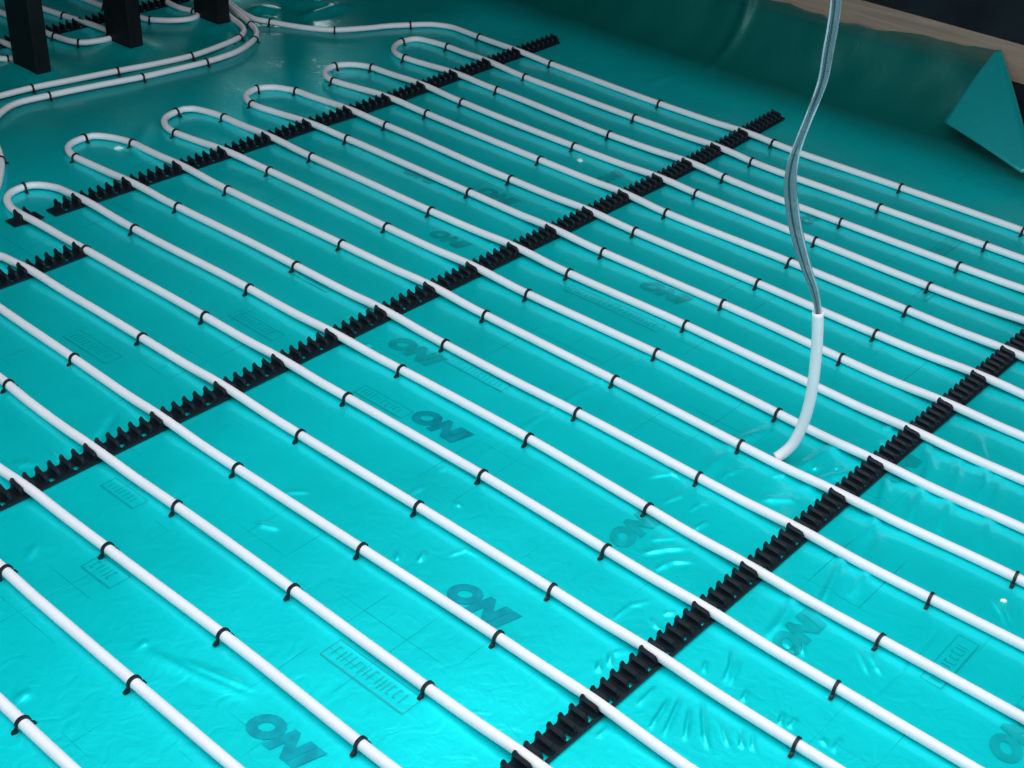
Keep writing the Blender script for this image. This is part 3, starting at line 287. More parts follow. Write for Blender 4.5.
    'g1': [[2.9229,4.313,0.0125],[2.9229,3.813,0.0125],[2.8996,3.7307,0.0125],[2.8814,3.6663,0.0125],[2.8536,3.6116,0.0125],[2.7981,3.5695,0.0125],[2.7014,3.5466,0.0125],[2.576,3.5339,0.0125],[2.4496,3.5497,0.0125],[2.3289,3.5749,0.0125],[2.1937,3.5986,0.0125],[2.0621,3.6225,0.0125],[1.9601,3.6285,0.0125],[1.8292,3.6226,0.0125],[1.6559,3.584,0.0125]],
    'f1': [[2.6491,4.367,0.0125],[2.6452,4.0932,0.0145],[2.671,3.9259,0.0143],[2.6847,3.895,0.0132],[2.7353,3.8426,0.0125],[2.7899,3.8166,0.0125],[2.8322,3.8279,0.0125],[2.8472,3.869,0.0127],[2.8309,3.9246,0.0142],[2.8329,4.039,0.0167],[2.8471,4.2926,0.0125]],
    'f2': [[2.466,4.7107,0.0125],[2.4638,4.4483,0.0125],[2.4769,4.2721,0.0125],[2.4931,4.1071,0.0138],[2.5053,3.9758,0.0166],[2.5178,3.8831,0.0129],[2.5185,3.8458,0.0126],[2.4924,3.8306,0.0125],[2.4353,3.836,0.0125],[2.3847,3.8606,0.0126],[2.356,3.9505,0.0156],[2.3527,4.0477,0.0166],[2.3572,4.2747,0.0125],[2.3477,4.573,0.0125]],
    'f3': [[2.1951,4.3712,0.0125],[2.2014,4.1979,0.0125],[2.2015,4.0203,0.0168],[2.2065,3.9485,0.0155],[2.1989,3.9032,0.0134],[2.1691,3.8727,0.0127],[2.1393,3.8752,0.0128],[2.1062,3.922,0.0141],[2.0815,4.0524,0.0164],[2.0695,4.3352,0.0125]],
    'p15': [[1.3004,3.4543,0.0125],[1.3004,3.3543,0.0125],[1.3004,3.2543,0.0125],[1.3004,3.1543,0.0125],[1.3004,3.0543,0.0125],[1.3004,2.9543,0.0125],[1.3004,2.8543,0.0125],[1.3004,2.7543,0.0142],[1.3004,2.6543,0.0168],[1.3004,2.5543,0.0133],[1.3,2.5039,0.0126],[1.2994,2.4535,0.0125],[1.2989,2.4031,0.0125],[1.2983,2.3527,0.0125],[1.2977,2.3023,0.0125],[1.2969,2.2519,0.0125],[1.2961,2.2014,0.0125],[1.2951,2.151,0.0125],[1.294,2.1006,0.0127],[1.2931,2.0502,0.0141],[1.2924,1.9998,0.0165],[1.2921,1.9494,0.0168],[1.292,1.8989,0.0155],[1.2921,1.8485,0.0133],[1.2924,1.7981,0.0126],[1.2929,1.7477,0.0125],[1.2934,1.6973,0.0125],[1.2939,1.6469,0.0125],[1.2944,1.5965,0.0125],[1.295,1.546,0.0125],[1.2956,1.4956,0.0125],[1.2962,1.4452,0.0125],[1.2968,1.3948,0.0125],[1.2974,1.3444,0.0125],[1.2981,1.294,0.0125],[1.2987,1.2435,0.0125],[1.2993,1.1931,0.0125],[1.2997,1.1427,0.0125],[1.2999,1.0923,0.0125],[1.2998,1.0419,0.0125],[1.2992,0.9915,0.013],[1.2983,0.9411,0.015],[1.297,0.8906,0.0168],[1.2956,0.8402,0.0167],[1.2941,0.7898,0.0146],[1.2926,0.7394,0.0129],[1.2913,0.689,0.0125],[1.2909,0.589,0.0125],[1.2905,0.489,0.0125],[1.2901,0.389,0.0125],[1.2897,0.289,0.0125],[1.2893,0.189,0.0125],[1.2889,0.089,0.0125],[1.2885,-0.011,0.0125],[1.2881,-0.111,0.0125],[1.2877,-0.211,0.0125],[1.2873,-0.311,0.0125]],
    'p16': [[1.149,3.2082,0.0125],[1.149,3.1082,0.0125],[1.149,3.0082,0.0125],[1.149,2.9082,0.0125],[1.149,2.8082,0.0125],[1.149,2.7082,0.0125],[1.149,2.6082,0.0125],[1.149,2.5082,0.0125],[1.149,2.4082,0.0125],[1.149,2.3082,0.0125],[1.1463,2.2576,0.0125],[1.1434,2.2071,0.0125],[1.1418,2.1565,0.0125],[1.1407,2.106,0.0127],[1.1398,2.0554,0.0139],[1.1394,2.0049,0.0163],[1.1394,1.9543,0.0168],[1.14,1.9038,0.0157],[1.1409,1.8532,0.0134],[1.142,1.8027,0.0126],[1.1429,1.7521,0.0125],[1.1435,1.7016,0.0125],[1.1437,1.651,0.0125],[1.1436,1.6005,0.0125],[1.1433,1.5499,0.0125],[1.1429,1.4994,0.0125],[1.1423,1.4488,0.0125],[1.1416,1.3983,0.0125],[1.1409,1.3477,0.0125],[1.1402,1.2972,0.0125],[1.1395,1.2466,0.0125],[1.1388,1.1961,0.0125],[1.1383,1.1455,0.0125],[1.1378,1.095,0.0125],[1.1375,1.0444,0.0125],[1.1374,0.9939,0.013],[1.1373,0.9433,0.0149],[1.1373,0.8928,0.0168],[1.1372,0.8422,0.0168],[1.137,0.7422,0.0129],[1.1367,0.6422,0.0125],[1.1365,0.5422,0.0125],[1.1363,0.4422,0.0125],[1.136,0.3422,0.0125],[1.1358,0.2422,0.0125],[1.1355,0.1422,0.0125],[1.1353,0.0422,0.0125],[1.1351,-0.0578,0.0125],[1.1348,-0.1578,0.0125]],
    'p17': [[0.9809,2.9339,0.0125],[0.9809,2.8339,0.0125],[0.9809,2.7339,0.0125],[0.9809,2.6339,0.0125],[0.9809,2.5339,0.0125],[0.9809,2.4339,0.0125],[0.9809,2.3339,0.0125],[0.9809,2.2339,0.0125],[0.9809,2.1339,0.0125],[0.9809,2.0339,0.0149],[0.9827,1.9822,0.0168],[0.9848,1.9306,0.0167],[0.9858,1.879,0.0145],[0.9864,1.8274,0.0128],[0.987,1.7758,0.0125],[0.9876,1.7241,0.0125],[0.9881,1.6725,0.0125],[0.9886,1.6209,0.0125],[0.9893,1.5693,0.0125],[0.99,1.5177,0.0125],[0.9907,1.466,0.0125],[0.9913,1.4144,0.0125],[0.9915,1.3628,0.0125],[0.9912,1.3112,0.0125],[0.9904,1.2596,0.0125],[0.9894,1.2079,0.0125],[0.9883,1.1563,0.0125],[0.9873,1.1047,0.0125],[0.9866,1.0531,0.0125],[0.9864,1.0015,0.0128],[0.9863,0.9015,0.0167],[0.9861,0.8015,0.0152],[0.986,0.7015,0.0126],[0.9858,0.6015,0.0125],[0.9857,0.5015,0.0125],[0.9855,0.4015,0.0125],[0.9854,0.3015,0.0125],[0.9852,0.2015,0.0125],[0.9851,0.1015,0.0125],[0.9849,0.0015,0.0125]],
    'p18': [[0.8345,2.6962,0.0125],[0.8345,2.5962,0.0125],[0.8345,2.4962,0.0125],[0.8345,2.3962,0.0125],[0.8345,2.2962,0.0125],[0.8345,2.1962,0.0125],[0.8345,2.0962,0.0128],[0.8345,1.9962,0.0166],[0.8345,1.8962,0.0154],[0.8345,1.7962,0.0126],[0.8331,1.7438,0.0125],[0.8317,1.6914,0.0125],[0.8311,1.6389,0.0125],[0.8307,1.5865,0.0125],[0.8303,1.5341,0.0125],[0.8299,1.4817,0.0125],[0.8296,1.4292,0.0125],[0.8294,1.3768,0.0125],[0.8292,1.3244,0.0125],[0.829,1.272,0.0125],[0.8288,1.2195,0.0125],[0.8287,1.1671,0.0125],[0.8285,1.0671,0.0125],[0.8282,0.9671,0.0137],[0.828,0.8671,0.0168],[0.8278,0.7671,0.0136],[0.8275,0.6671,0.0125],[0.8273,0.5671,0.0125],[0.8271,0.4671,0.0125],[0.8268,0.3671,0.0125],[0.8266,0.2671,0.0125],[0.8264,0.1671,0.0125]],
    'p19': [[0.6667,2.4231,0.0125],[0.6667,2.3231,0.0125],[0.6667,2.2231,0.0125],[0.6667,2.1231,0.0126],[0.6667,2.0231,0.0155],[0.6667,1.9231,0.0165],[0.6667,1.8231,0.0128],[0.6667,1.7231,0.0125],[0.6667,1.6231,0.0125],[0.6667,1.5231,0.0125],[0.6661,1.4601,0.0125],[0.6659,1.3972,0.0125],[0.6663,1.3343,0.0125],[0.6662,1.2343,0.0125],[0.6662,1.1343,0.0125],[0.6661,1.0343,0.0126],[0.6661,0.9343,0.0153],[0.666,0.8343,0.0166],[0.666,0.7343,0.0128],[0.6659,0.6343,0.0125],[0.6658,0.5343,0.0125],[0.6658,0.4343,0.0125],[0.6657,0.3343,0.0125]],
}
STAPLES = {
    '1': [[2.975, 3.6203], [3.0853, 3.4212], [3.3142, 3.293], [3.4042, 3.0519], [3.3936, 2.7346], [3.386, 2.284], [3.3903, 1.868], [3.397, 1.4727], [3.3945, 1.1119]],
    '2': [[3.1758, 3.1934], [3.2581, 3.0598], [3.2388, 2.7074], [3.2375, 2.2618], [3.2286, 1.8451], [3.2381, 1.4498], [3.2409, 1.1402]],
    '3': [[3.0762, 3.0778], [3.094, 2.694], [3.0782, 2.2461], [3.0824, 1.8394], [3.083, 1.4647], [3.084, 1.1431]],
    '4': [[2.8577, 3.1724], [2.9373, 3.0858], [2.939, 2.6904], [2.9383, 2.2521], [2.9418, 1.8396], [2.9359, 1.4596], [2.9302, 1.1333]],
    '5': [[2.768, 3.0797], [2.7961, 2.698], [2.7931, 2.2545], [2.7791, 1.8204], [2.7885, 1.4479], [2.7882, 1.1265]],
    '6': [[2.5525, 3.1842], [2.6278, 3.0931], [2.6484, 2.7295], [2.6371, 2.2406], [2.6387, 1.8088], [2.635, 1.4403], [2.6312, 1.1134]],
    '7': [[2.4639, 3.1006], [2.5008, 2.7248], [2.4972, 2.2526], [2.4915, 1.8024], [2.4919, 1.451], [2.4783, 1.1177]],
    '8': [[2.2628, 3.1976], [2.3391, 3.0748], [2.3423, 2.7086], [2.3404, 2.2505], [2.3433, 1.7843], [2.352, 1.4527]],
    '9': [[2.1703, 3.0757], [2.201, 2.7052], [2.1957, 2.2632], [2.1958, 1.791], [2.2038, 1.4289], [2.1954, 1.1039]],
    '10': [[1.9651, 3.2133], [2.0412, 3.0988], [2.0417, 2.6918], [2.0527, 2.2606], [2.0521, 1.789], [2.0479, 1.4238], [2.0434, 1.0906], [2.0468, 0.5166]],
    '11': [[1.8746, 3.1193], [1.8886, 2.6897], [1.8986, 2.2585], [1.8983, 1.7698], [1.904, 1.3995], [1.8962, 1.0998], [1.8946, 0.6113]],
    '12': [[1.6751, 3.0528], [1.7387, 2.6665], [1.7501, 2.2436], [1.757, 1.766], [1.7607, 1.4026], [1.7498, 1.1021], [1.7433, 0.6136]],
    '13': [[1.5928, 2.6597], [1.5986, 2.2108], [1.6046, 1.7609], [1.6081, 1.3967], [1.6009, 1.091], [1.5928, 0.6049]],
    '14': [[1.4473, 2.2471], [1.4485, 1.7315], [1.4524, 1.4032], [1.4531, 1.0947], [1.4434, 0.5987]],
    '15': [[1.2983, 2.2758], [1.2921, 1.73], [1.296, 1.3994], [1.3016, 1.0774]],
    '16': [[1.1441, 2.2818], [1.1447, 1.7227], [1.1403, 1.3968], [1.1373, 1.0726]],
    '17': [[0.9878, 1.715], [0.9921, 1.396], [0.9842, 1.0664]],
    '18': [[0.8334, 1.7791], [0.8295, 1.4159]],
    '19': [[0.6635, 1.4611]],
    'g1': [[2.0621, 3.6225], [2.3289, 3.5749], [2.576, 3.5339], [2.8012, 3.5733]],
    'g2': [[1.7186, 3.2305], [2.0661, 3.5403], [2.3555, 3.4848], [2.5782, 3.4614], [2.906, 3.6389], [2.8258, 3.5269]],
    'f1': [[2.6428, 4.096], [2.6834, 3.8933], [2.8392, 3.8696]],
    'f2': [[2.3581, 3.9516], [2.4957, 4.1114], [2.3861, 3.8599], [2.516, 3.8861]],
    'f3': [[2.1397, 3.8759]],
}
RAILX = {"A": [1.7377, 1.8858, 2.0433, 2.19, 2.3418, 2.4887, 2.6424, 2.7945, 2.9453, 3.0924, 3.2503, 3.3967], "B": [0.6667, 0.8345, 0.9836, 1.1394, 1.2921, 1.4487, 1.6003, 1.7512, 1.8997, 2.0566, 2.1988, 2.3473, 2.4915, 2.6397, 2.791, 2.9429, 3.0881, 3.2381, 3.3911], "C": [0.9862, 1.1372, 1.2964, 1.447, 1.5951, 1.7403, 1.8935, 2.0421, 2.1883, 2.3376, 2.4828, 2.6377, 2.7833, 2.9398, 3.0906, 3.2448, 3.3992], "S": [1.5829], "D": [1.3004, 1.439]}
CREASES = [
    [[[1.348, 0.825], [1.403, 0.827]], 0.0022, 0.003],
    [[[1.321, 0.78], [1.397, 0.797]], 0.003, 0.003],
    [[[1.323, 0.756], [1.415, 0.786]], 0.003, 0.003],
    [[[1.341, 0.728], [1.403, 0.762]], 0.003, 0.003],
    [[[1.429, 0.757], [1.371, 0.712], [1.351, 0.69]], 0.0035, 0.0035],
    [[[1.411, 0.709], [1.377, 0.671]], 0.0028, 0.003],
    [[[1.417, 0.679], [1.394, 0.659], [1.433, 0.677]], 0.0028, 0.003],
    [[[1.43, 0.662], [1.398, 0.641]], 0.0028, 0.003],
    [[[1.567, 0.791], [1.526, 0.768], [1.486, 0.754]], 0.0035, 0.0035],
    [[[1.548, 0.765], [1.52, 0.754], [1.489, 0.745]], 0.003, 0.003],
    [[[1.507, 0.804], [1.481, 0.791]], 0.002, 0.003],
    [[[1.473, 0.711], [1.5, 0.718]], 0.003, 0.003],
    [[[1.252, 0.829], [1.28, 0.829]], 0.002, 0.003],
    [[[1.385, 0.909], [1.406, 0.923], [1.433, 0.915]], 0.0035, 0.004],
    [[[1.363, 0.915], [1.383, 0.927]], 0.003, 0.004],
    [[[1.475, 0.974], [1.524, 0.974], [1.563, 0.956]], 0.0025, 0.003],
    [[[1.526, 0.93], [1.515, 0.913], [1.517, 0.901]], 0.0025, 0.003],
    [[[1.549, 0.92], [1.568, 0.908]], 0.003, 0.004],
    [[[1.649, 1.042], [1.688, 1.019], [1.727, 0.987]], 0.0035, 0.005],
    [[[1.628, 0.998], [1.667, 0.989], [1.699, 0.962]], 0.0035, 0.004],
    [[[1.691, 1.055], [1.735, 1.02]], 0.002, 0.004],
    [[[1.839, 1.171], [1.883, 1.145], [1.879, 1.114]], 0.003, 0.004],
    [[[1.793, 1.103], [1.834, 1.091], [1.884, 1.099]], 0.0025, 0.003],
    [[[1.772, 1.014], [1.813, 1.009]], 0.003, 0.003],
    [[[1.934, 1.063], [1.97, 1.07], [2.005, 1.052]], 0.003, 0.003],
    [[[1.956, 1.064], [1.989, 1.058]], 0.0025, 0.003],
    [[[1.81, 1.051], [1.841, 1.05], [1.863, 1.037]], 0.002, 0.003],
    [[[2.091, 0.957], [2.117, 0.95]], 0.004, 0.005],
    [[[2.121, 0.927], [2.146, 0.917]], 0.004, 0.005],
    [[[2.012, 1.004], [2.043, 0.982]], 0.003, 0.004],
    [[[2.266, 0.908], [2.291, 0.888]], 0.003, 0.005],
    [[[2.313, 0.93], [2.341, 0.913]], 0.003, 0.005],
    [[[1.711, 0.638], [1.667, 0.594]], 0.0025, 0.003],
    [[[1.714, 0.619], [1.681, 0.577]], 0.0025, 0.003],
    [[[1.991, 0.534], [1.96, 0.496], [1.938, 0.482]], 0.0025, 0.003],
    [[[1.999, 0.514], [1.955, 0.479]], 0.0022, 0.003],
    [[[1.659, 0.715], [1.63, 0.695]], 0.003, 0.003],
    [[[1.639, 0.735], [1.62, 0.704]], 0.002, 0.003],
    [[[1.469, 0.64], [1.498, 0.649]], 0.003, 0.003],
    [[[1.476, 0.627], [1.504, 0.628]], 0.003, 0.003],
    [[[1.495, 0.578], [1.485, 0.565]], 0.002, 0.003],
    [[[1.481, 0.552], [1.517, 0.555]], 0.002, 0.003],
    [[[1.637, 1.449], [1.74, 1.445], [1.867, 1.453], [2.006, 1.448], [2.169, 1.439], [2.382, 1.429]], 0.002, 0.004],
    [[[1.569, 1.475], [1.595, 1.463]], 0.003, 0.004],
    [[[1.477, 1.461], [1.517, 1.456]], 0.002, 0.003],
    [[[1.512, 1.371], [1.526, 1.373]], 0.003, 0.004],
    [[[1.352, 1.311], [1.381, 1.32]], 0.003, 0.004],
    [[[1.329, 1.341], [1.344, 1.353]], 0.002, 0.003],
    [[[1.4, 1.285], [1.434, 1.275], [1.437, 1.248]], 0.002, 0.003],
    [[[1.316, 1.629], [1.354, 1.596]], 0.002, 0.004],
    [[[1.222, 1.594], [1.243, 1.552]], 0.003, 0.006],
    [[[1.015, 2.046], [1.046, 2.024]], 0.003, 0.006],
    [[[1.087, 2.038], [1.079, 1.992]], 0.003, 0.004],
    [[[0.883, 1.791], [0.916, 1.818]], 0.002, 0.005],
    [[[0.884, 1.479], [0.905, 1.481]], 0.004, 0.004],
    [[[0.694, 1.515], [0.71, 1.519]], 0.004, 0.006],
    [[[0.915, 1.412], [0.957, 1.275]], 0.0025, 0.008],
    [[[0.881, 1.496], [0.91, 1.379], [0.943, 1.259]], 0.002, 0.01],
    [[[1.786, 2.006], [1.826, 2.01], [1.859, 2.003]], 0.003, 0.004],
    [[[1.644, 2.066], [1.739, 2.076]], 0.002, 0.004],
    [[[1.408, 2.126], [1.445, 2.134]], 0.003, 0.004],
    [[[1.782, 1.899], [1.798, 1.894]], 0.004, 0.004],
    [[[2.325, 2.038], [2.374, 2.007]], 0.003, 0.004],
    [[[2.381, 0.863], [2.26, 0.789], [2.136, 0.756], [2.026, 0.719]], 0.006, 0.012],
    [[[2.352, 0.77], [2.199, 0.715], [2.066, 0.679]], 0.006, 0.012],
    [[[2.203, 0.847], [2.073, 0.797], [1.96, 0.765]], 0.005, 0.01],
    [[[2.457, 0.788], [2.34, 0.71], [2.176, 0.652]], 0.005, 0.012],
    [[[1.953, 0.792], [1.835, 0.755], [1.719, 0.726]], 0.005, 0.01],
    [[[2.019, 0.767], [1.904, 0.723], [1.807, 0.709]], 0.005, 0.01],
    [[[2.362, 0.689], [2.196, 0.632], [2.066, 0.599]], 0.004, 0.012],
    [[[1.768, 0.785], [1.666, 0.762], [1.617, 0.761]], 0.004, 0.01],
    [[[1.906, 1.095], [2.075, 1.115], [2.179, 1.087]], 0.004, 0.014],
    [[[2.046, 0.979], [2.176, 0.967], [2.251, 0.941]], 0.005, 0.012],
    [[[2.018, 0.939], [2.094, 0.918], [2.174, 0.875]], 0.004, 0.012],
    [[[1.936, 0.977], [1.991, 0.923]], 0.004, 0.01],
    [[[1.633, 0.562], [1.729, 0.56], [1.89, 0.56]], -0.002, 0.003],
    [[[1.145, 1.985], [1.255, 2.058]], -0.004, 0.006],
    [[[1.097, 2.005], [1.156, 2.002]], -0.003, 0.006],
    [[[3.012, 3.773], [3.064, 3.771], [3.064, 3.702]], 0.014, 0.03],
    [[[2.992, 3.722], [3.023, 3.654]], 0.01, 0.02],
    [[[3.088, 3.6], [3.237, 3.612], [3.336, 3.615]], 0.012, 0.03],
    [[[3.227, 3.706], [3.292, 3.594]], 0.01, 0.02],
    [[[2.19, 3.224], [1.966, 3.008]], 0.003, 0.02],
    [[[3.46, 2.415], [3.688, 2.424]], 0.002, 0.02],
]


# ------------------------------------------------------------------ floor: teal film with wrinkles, turned up at the wall
def vnoise(X, Y, scale, seed):
    r = np.random.RandomState(seed)
    n = 128
    G = r.rand(n, n)
    x = X / scale; y = Y / scale
    xi = np.floor(x).astype(int); yi = np.floor(y).astype(int)
    fx = x - xi; fy = y - yi
    fx = fx * fx * (3 - 2 * fx); fy = fy * fy * (3 - 2 * fy)
    g = lambda a, b: G[a % n, b % n]
    return ((g(xi, yi) * (1 - fx) + g(xi + 1, yi) * fx) * (1 - fy) + (g(xi, yi + 1) * (1 - fx) + g(xi + 1, yi + 1) * fx) * fy) - 0.5

STUDS = [(2.157, 3.770), (2.505, 3.785), (2.858, 3.785), (3.235, 3.785)]
def relief(X, Y):
    h = 0.0040 * vnoise(X, Y, 0.31, 1) + 0.0022 * vnoise(X + 0.3 * Y, Y - 0.3 * X, 0.12, 2)
    far = np.clip((Y - 2.3) / 1.2, 0, 1)
    h = h + far * (0.010 * vnoise(X, Y, 0.27, 3) + 0.004 * vnoise(X, Y, 0.1, 4))
    for sx, sy in STUDS:
        d = np.hypot(np.maximum(0, np.abs(X - sx) - 0.03), np.maximum(0, np.abs(Y - sy) - 0.06))
        h = h + 0.012 * np.exp(-(d / 0.045) ** 2)
    for poly, hh, sg in CREASES:
        lens = [math.hypot(b[0] - a[0], b[1] - a[1]) for a, b in zip(poly[:-1], poly[1:])]
        tot = sum(lens); run = 0.0
        for (ax, ay), (bx, by), sl in zip(poly[:-1], poly[1:], lens):
            s0 = run; run += sl
            m = 4 * sg
            sel = (X > min(ax, bx) - m) & (X < max(ax, bx) + m) & (Y > min(ay, by) - m) & (Y < max(ay, by) + m)
            if not sel.any(): continue
            px, py = X[sel], Y[sel]
            L2 = (bx - ax) ** 2 + (by - ay) ** 2 + 1e-12
            t = np.clip(((px - ax) * (bx - ax) + (py - ay) * (by - ay)) / L2, 0, 1)
            d = np.hypot(px - ax - t * (bx - ax), py - ay - t * (by - ay))
            u = np.clip((s0 + t * sl) / tot, 0, 1)
            c = 1.35 * hh * np.exp(-(d / sg) ** 2) * np.minimum(1.0, 0.05 + 1.25 * np.sin(math.pi * u))
            cur = h[sel]
            base = RID[sel]
            new = np.where(np.abs(c) > np.abs(base), c, base)
            h[sel] = cur + new - base
            RID[sel] = new
    # flatten under the pipes' staples and rails: the film stays below the pipe undersides
    return h

def span(*parts):
    out = []
    for a, b, st in parts:
        out += list(np.arange(a, b, st))
    return np.array(out)
S = span((-1.6, 0.4, 0.05), (0.4, 0.9, 0.008), (0.9, 2.6, 0.0035), (2.6, 3.0, 0.007), (3.0, 4.36, 0.010))
Yg = span((-1.6, 0.1, 0.05), (0.1, 0.25, 0.008), (0.25, 1.35, 0.0035), (1.35, 2.0, 0.006), (2.0, 4.7, 0.010), (4.7, 8.45, 0.05))
SX, YY = np.meshgrid(S, Yg, indexing='ij')
RID = np.zeros_like(SX)
H = relief(SX, YY)
ARC_X, ARC_R = 3.73, 0.25           # where the film starts to curve up the wall
arc_len = ARC_R * math.pi / 2
# top edge of the turned-up film
def smax(y):
    zt = np.interp(y, [1.50, 1.56, 1.74, 1.94, 2.04, 2.3, 2.6, 4.0], [0.252, 0.250, 0.236, 0.214, 0.207, 0.212, 0.28, 0.30])
    zt = zt + 0.010 * vnoise(y, y * 0, 0.07, 12) + 0.005 * vnoise(y, y * 0, 0.03, 13)
    s_up = ARC_X + np.where(zt < ARC_R, ARC_R * np.arccos(np.clip(1 - zt / ARC_R, -1, 1)), arc_len + zt - ARC_R)
    t = np.clip((y - 1.42) / 0.08, 0, 1)
    return 3.90 * (1 - t) + s_up * t
SM = smax(Yg)
frac = (SX - ARC_X) / (S[-1] - ARC_X)
over = np.where(SX > ARC_X, frac * (SM[None, :] - ARC_X), SX - ARC_X)
ang = np.clip(over / ARC_R, 0, math.pi / 2)
X3 = np.where(over <= 0, SX, ARC_X + ARC_R * np.sin(ang))
Z3 = np.where(over <= 0, 0.0, ARC_R * (1 - np.cos(ang)) + np.maximum(0, over - arc_len))
nx, nz = -np.sin(ang), np.cos(ang)
up_amt = np.clip(over / 0.2, 0, 1)
wob = 0.018 * vnoise(SX * 0.6, YY, 0.22, 9) + 0.012 * vnoise(SX * 0.4, YY, 0.09, 10)
pleat = 0.012 * np.exp(-((YY - 2.37) / 0.02) ** 2)
Hn = H + up_amt * (np.minimum(0.012, wob) + pleat)
X3 = X3 + nx * Hn; Z3 = Z3 + nz * Hn
X3 = np.minimum(X3, 3.977)
nX, nY = SX.shape
verts = np.stack([X3, YY, Z3], axis=-1).reshape(-1, 3)
ii, jj = np.meshgrid(np.arange(nX - 1), np.arange(nY - 1), indexing='ij')
ii, jj = ii.ravel(), jj.ravel()
quads = np.stack([ii * nY + jj, (ii + 1) * nY + jj, (ii + 1) * nY + jj + 1, ii * nY + jj + 1], axis=1)
me = bpy.data.meshes.new('floor')
me.vertices.add(len(verts)); me.vertices.foreach_set('co', verts.astype(np.float32).ravel())
me.loops.add(len(quads) * 4); me.loops.foreach_set('vertex_index', quads.astype(np.int32).ravel())
me.polygons.add(len(quads)); me.polygons.foreach_set('loop_start', np.arange(0, len(quads) * 4, 4, dtype=np.int32))
me.polygons.foreach_set('use_smooth', np.ones(len(quads), bool))
me.update(calc_edges=True); me.validate()
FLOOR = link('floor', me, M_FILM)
tag(FLOOR, 'glossy teal plastic membrane laid over the insulated floor and turned up the wall', kind='structure')

def floor_z(x, y):
    i = int(np.clip(np.searchsorted(S, x), 0, nX - 1)); j = int(np.clip(np.searchsorted(Yg, y), 0, nY - 1))
    return float(H[i, j])

# folded-over corner of the film
def make_flap():
    A = np.array([3.972, 1.517, 0.254]); Bp = np.array([3.766, 1.540, 0.080])
    E = np.array([3.696, 1.257, 0.035])       # lower end of the rounded fold
    v = []; f = []
    nr, nc = 30, 30
    for i in range(nr + 1):
        t = i / nr
        left = A * (1 - t) + Bp * t + np.array([-0.006, 0.002, 0.004]) * math.sin(math.pi * t)
        right = A * (1 - t) + E * t + np.array([0.002, -0.002, 0.004]) * math.sin(math.pi * t)
        for j in range(nc + 1):
            s = j / nc
            if s <= 0.70:
                q = s / 0.70
                p = left * (1 - q) + right * q + np.array([-0.005, -0.003, 0.004]) * math.sin(math.pi * q) * t
            else:
                q = (s - 0.70) / 0.30 * math.pi
                rad = 0.008 + 0.014 * t
                p = right + np.array([rad * (1 - math.cos(q)) * 1.1, -rad * math.sin(q) * 1.1, rad * 0.4 * math.sin(q)])
            v.append(p)
    for i in range(nr):
        for j in range(nc):
            a = i * (nc + 1) + j
            f.append((a, a + 1, a + nc + 2, a + nc + 1))
    m = mesh_from('folded_corner_flap', v, f)
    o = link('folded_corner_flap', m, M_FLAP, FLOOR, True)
    so = o.modifiers.new('thickness', 'SOLIDIFY'); so.thickness = 0.0015
    o['label'] = 'loose triangular corner of the teal film folded forward'
make_flap()

# ------------------------------------------------------------------ wall, sole plate, studs
v, f = [], []; box_geo(3.985, 4.25, -2.0, 4.4, -0.05, 2.6, v, f)
tag(link('wall_right', mesh_from('wall_right', v, f), M_WALL), 'dark wall behind the turned-up teal film', kind='structure')
v, f = [], []; box_geo(-2.0, 8.5, 8.5, 8.7, -0.05, 2.6, v, f)
tag(link('wall_back', mesh_from('wall_back', v, f), M_WALL), 'dark far wall of the next room', kind='structure')
v, f = [], []; box_geo(-2.0, 8.5, 3.70, 8.7, 2.56, 2.66, v, f)
tag(link('ceiling', mesh_from('ceiling', v, f), M_WALL), 'dark ceiling over the room behind the studs', kind='structure')
def bevel(o, w, seg=2):
    b = o.modifiers.new('bevel', 'BEVEL'); b.width = w; b.segments = seg
v, f = [], []; box_geo(3.979, 4.0, -2.0, 4.4, 0.176, 0.287, v, f)
o = tag(link('trim_1', mesh_from('trim_1', v, f), M_WOOD), 'pale timber sole plate along the foot of the dark wall', kind='structure'); bevel(o, 0.003)
v, f = [], []
for k in range(10): a = 2 * math.pi * k / 10; v.append((3.9785, 1.42 + 0.004 * math.cos(a), 0.248 + 0.004 * math.sin(a)))
for k in range(10): a = 2 * math.pi * k / 10; v.append((3.974, 1.42 + 0.004 * math.cos(a), 0.248 + 0.004 * math.sin(a)))
f = [tuple(range(10, 20))] + [(k, (k + 1) % 10, 10 + (k + 1) % 10, 10 + k) for k in range(10)]
nail = link('nail_head', mesh_from('nail_head', v, f), M_CLIP, o)

stud_words = ['black upright stud at the left edge of the photo', 'black upright stud second from the left, beside the hairpin pipe bends',
              'black upright stud third from the left where three feed pipes pass', 'black upright stud farthest right, only its foot showing at the top']
for (sx, sy), w in zip(STUDS, stud_words):
    v, f = [], []; box_geo(-0.025, 0.025, -0.066, 0.066, 0.002, 2.55, v, f)
    b = link('wall_stud', mesh_from('wall_stud', v, f), M_STUD); b.location = (sx, sy, 0); bevel(b, 0.004)
    tag(b, w, 'stud', 'black studs of the partition frame')

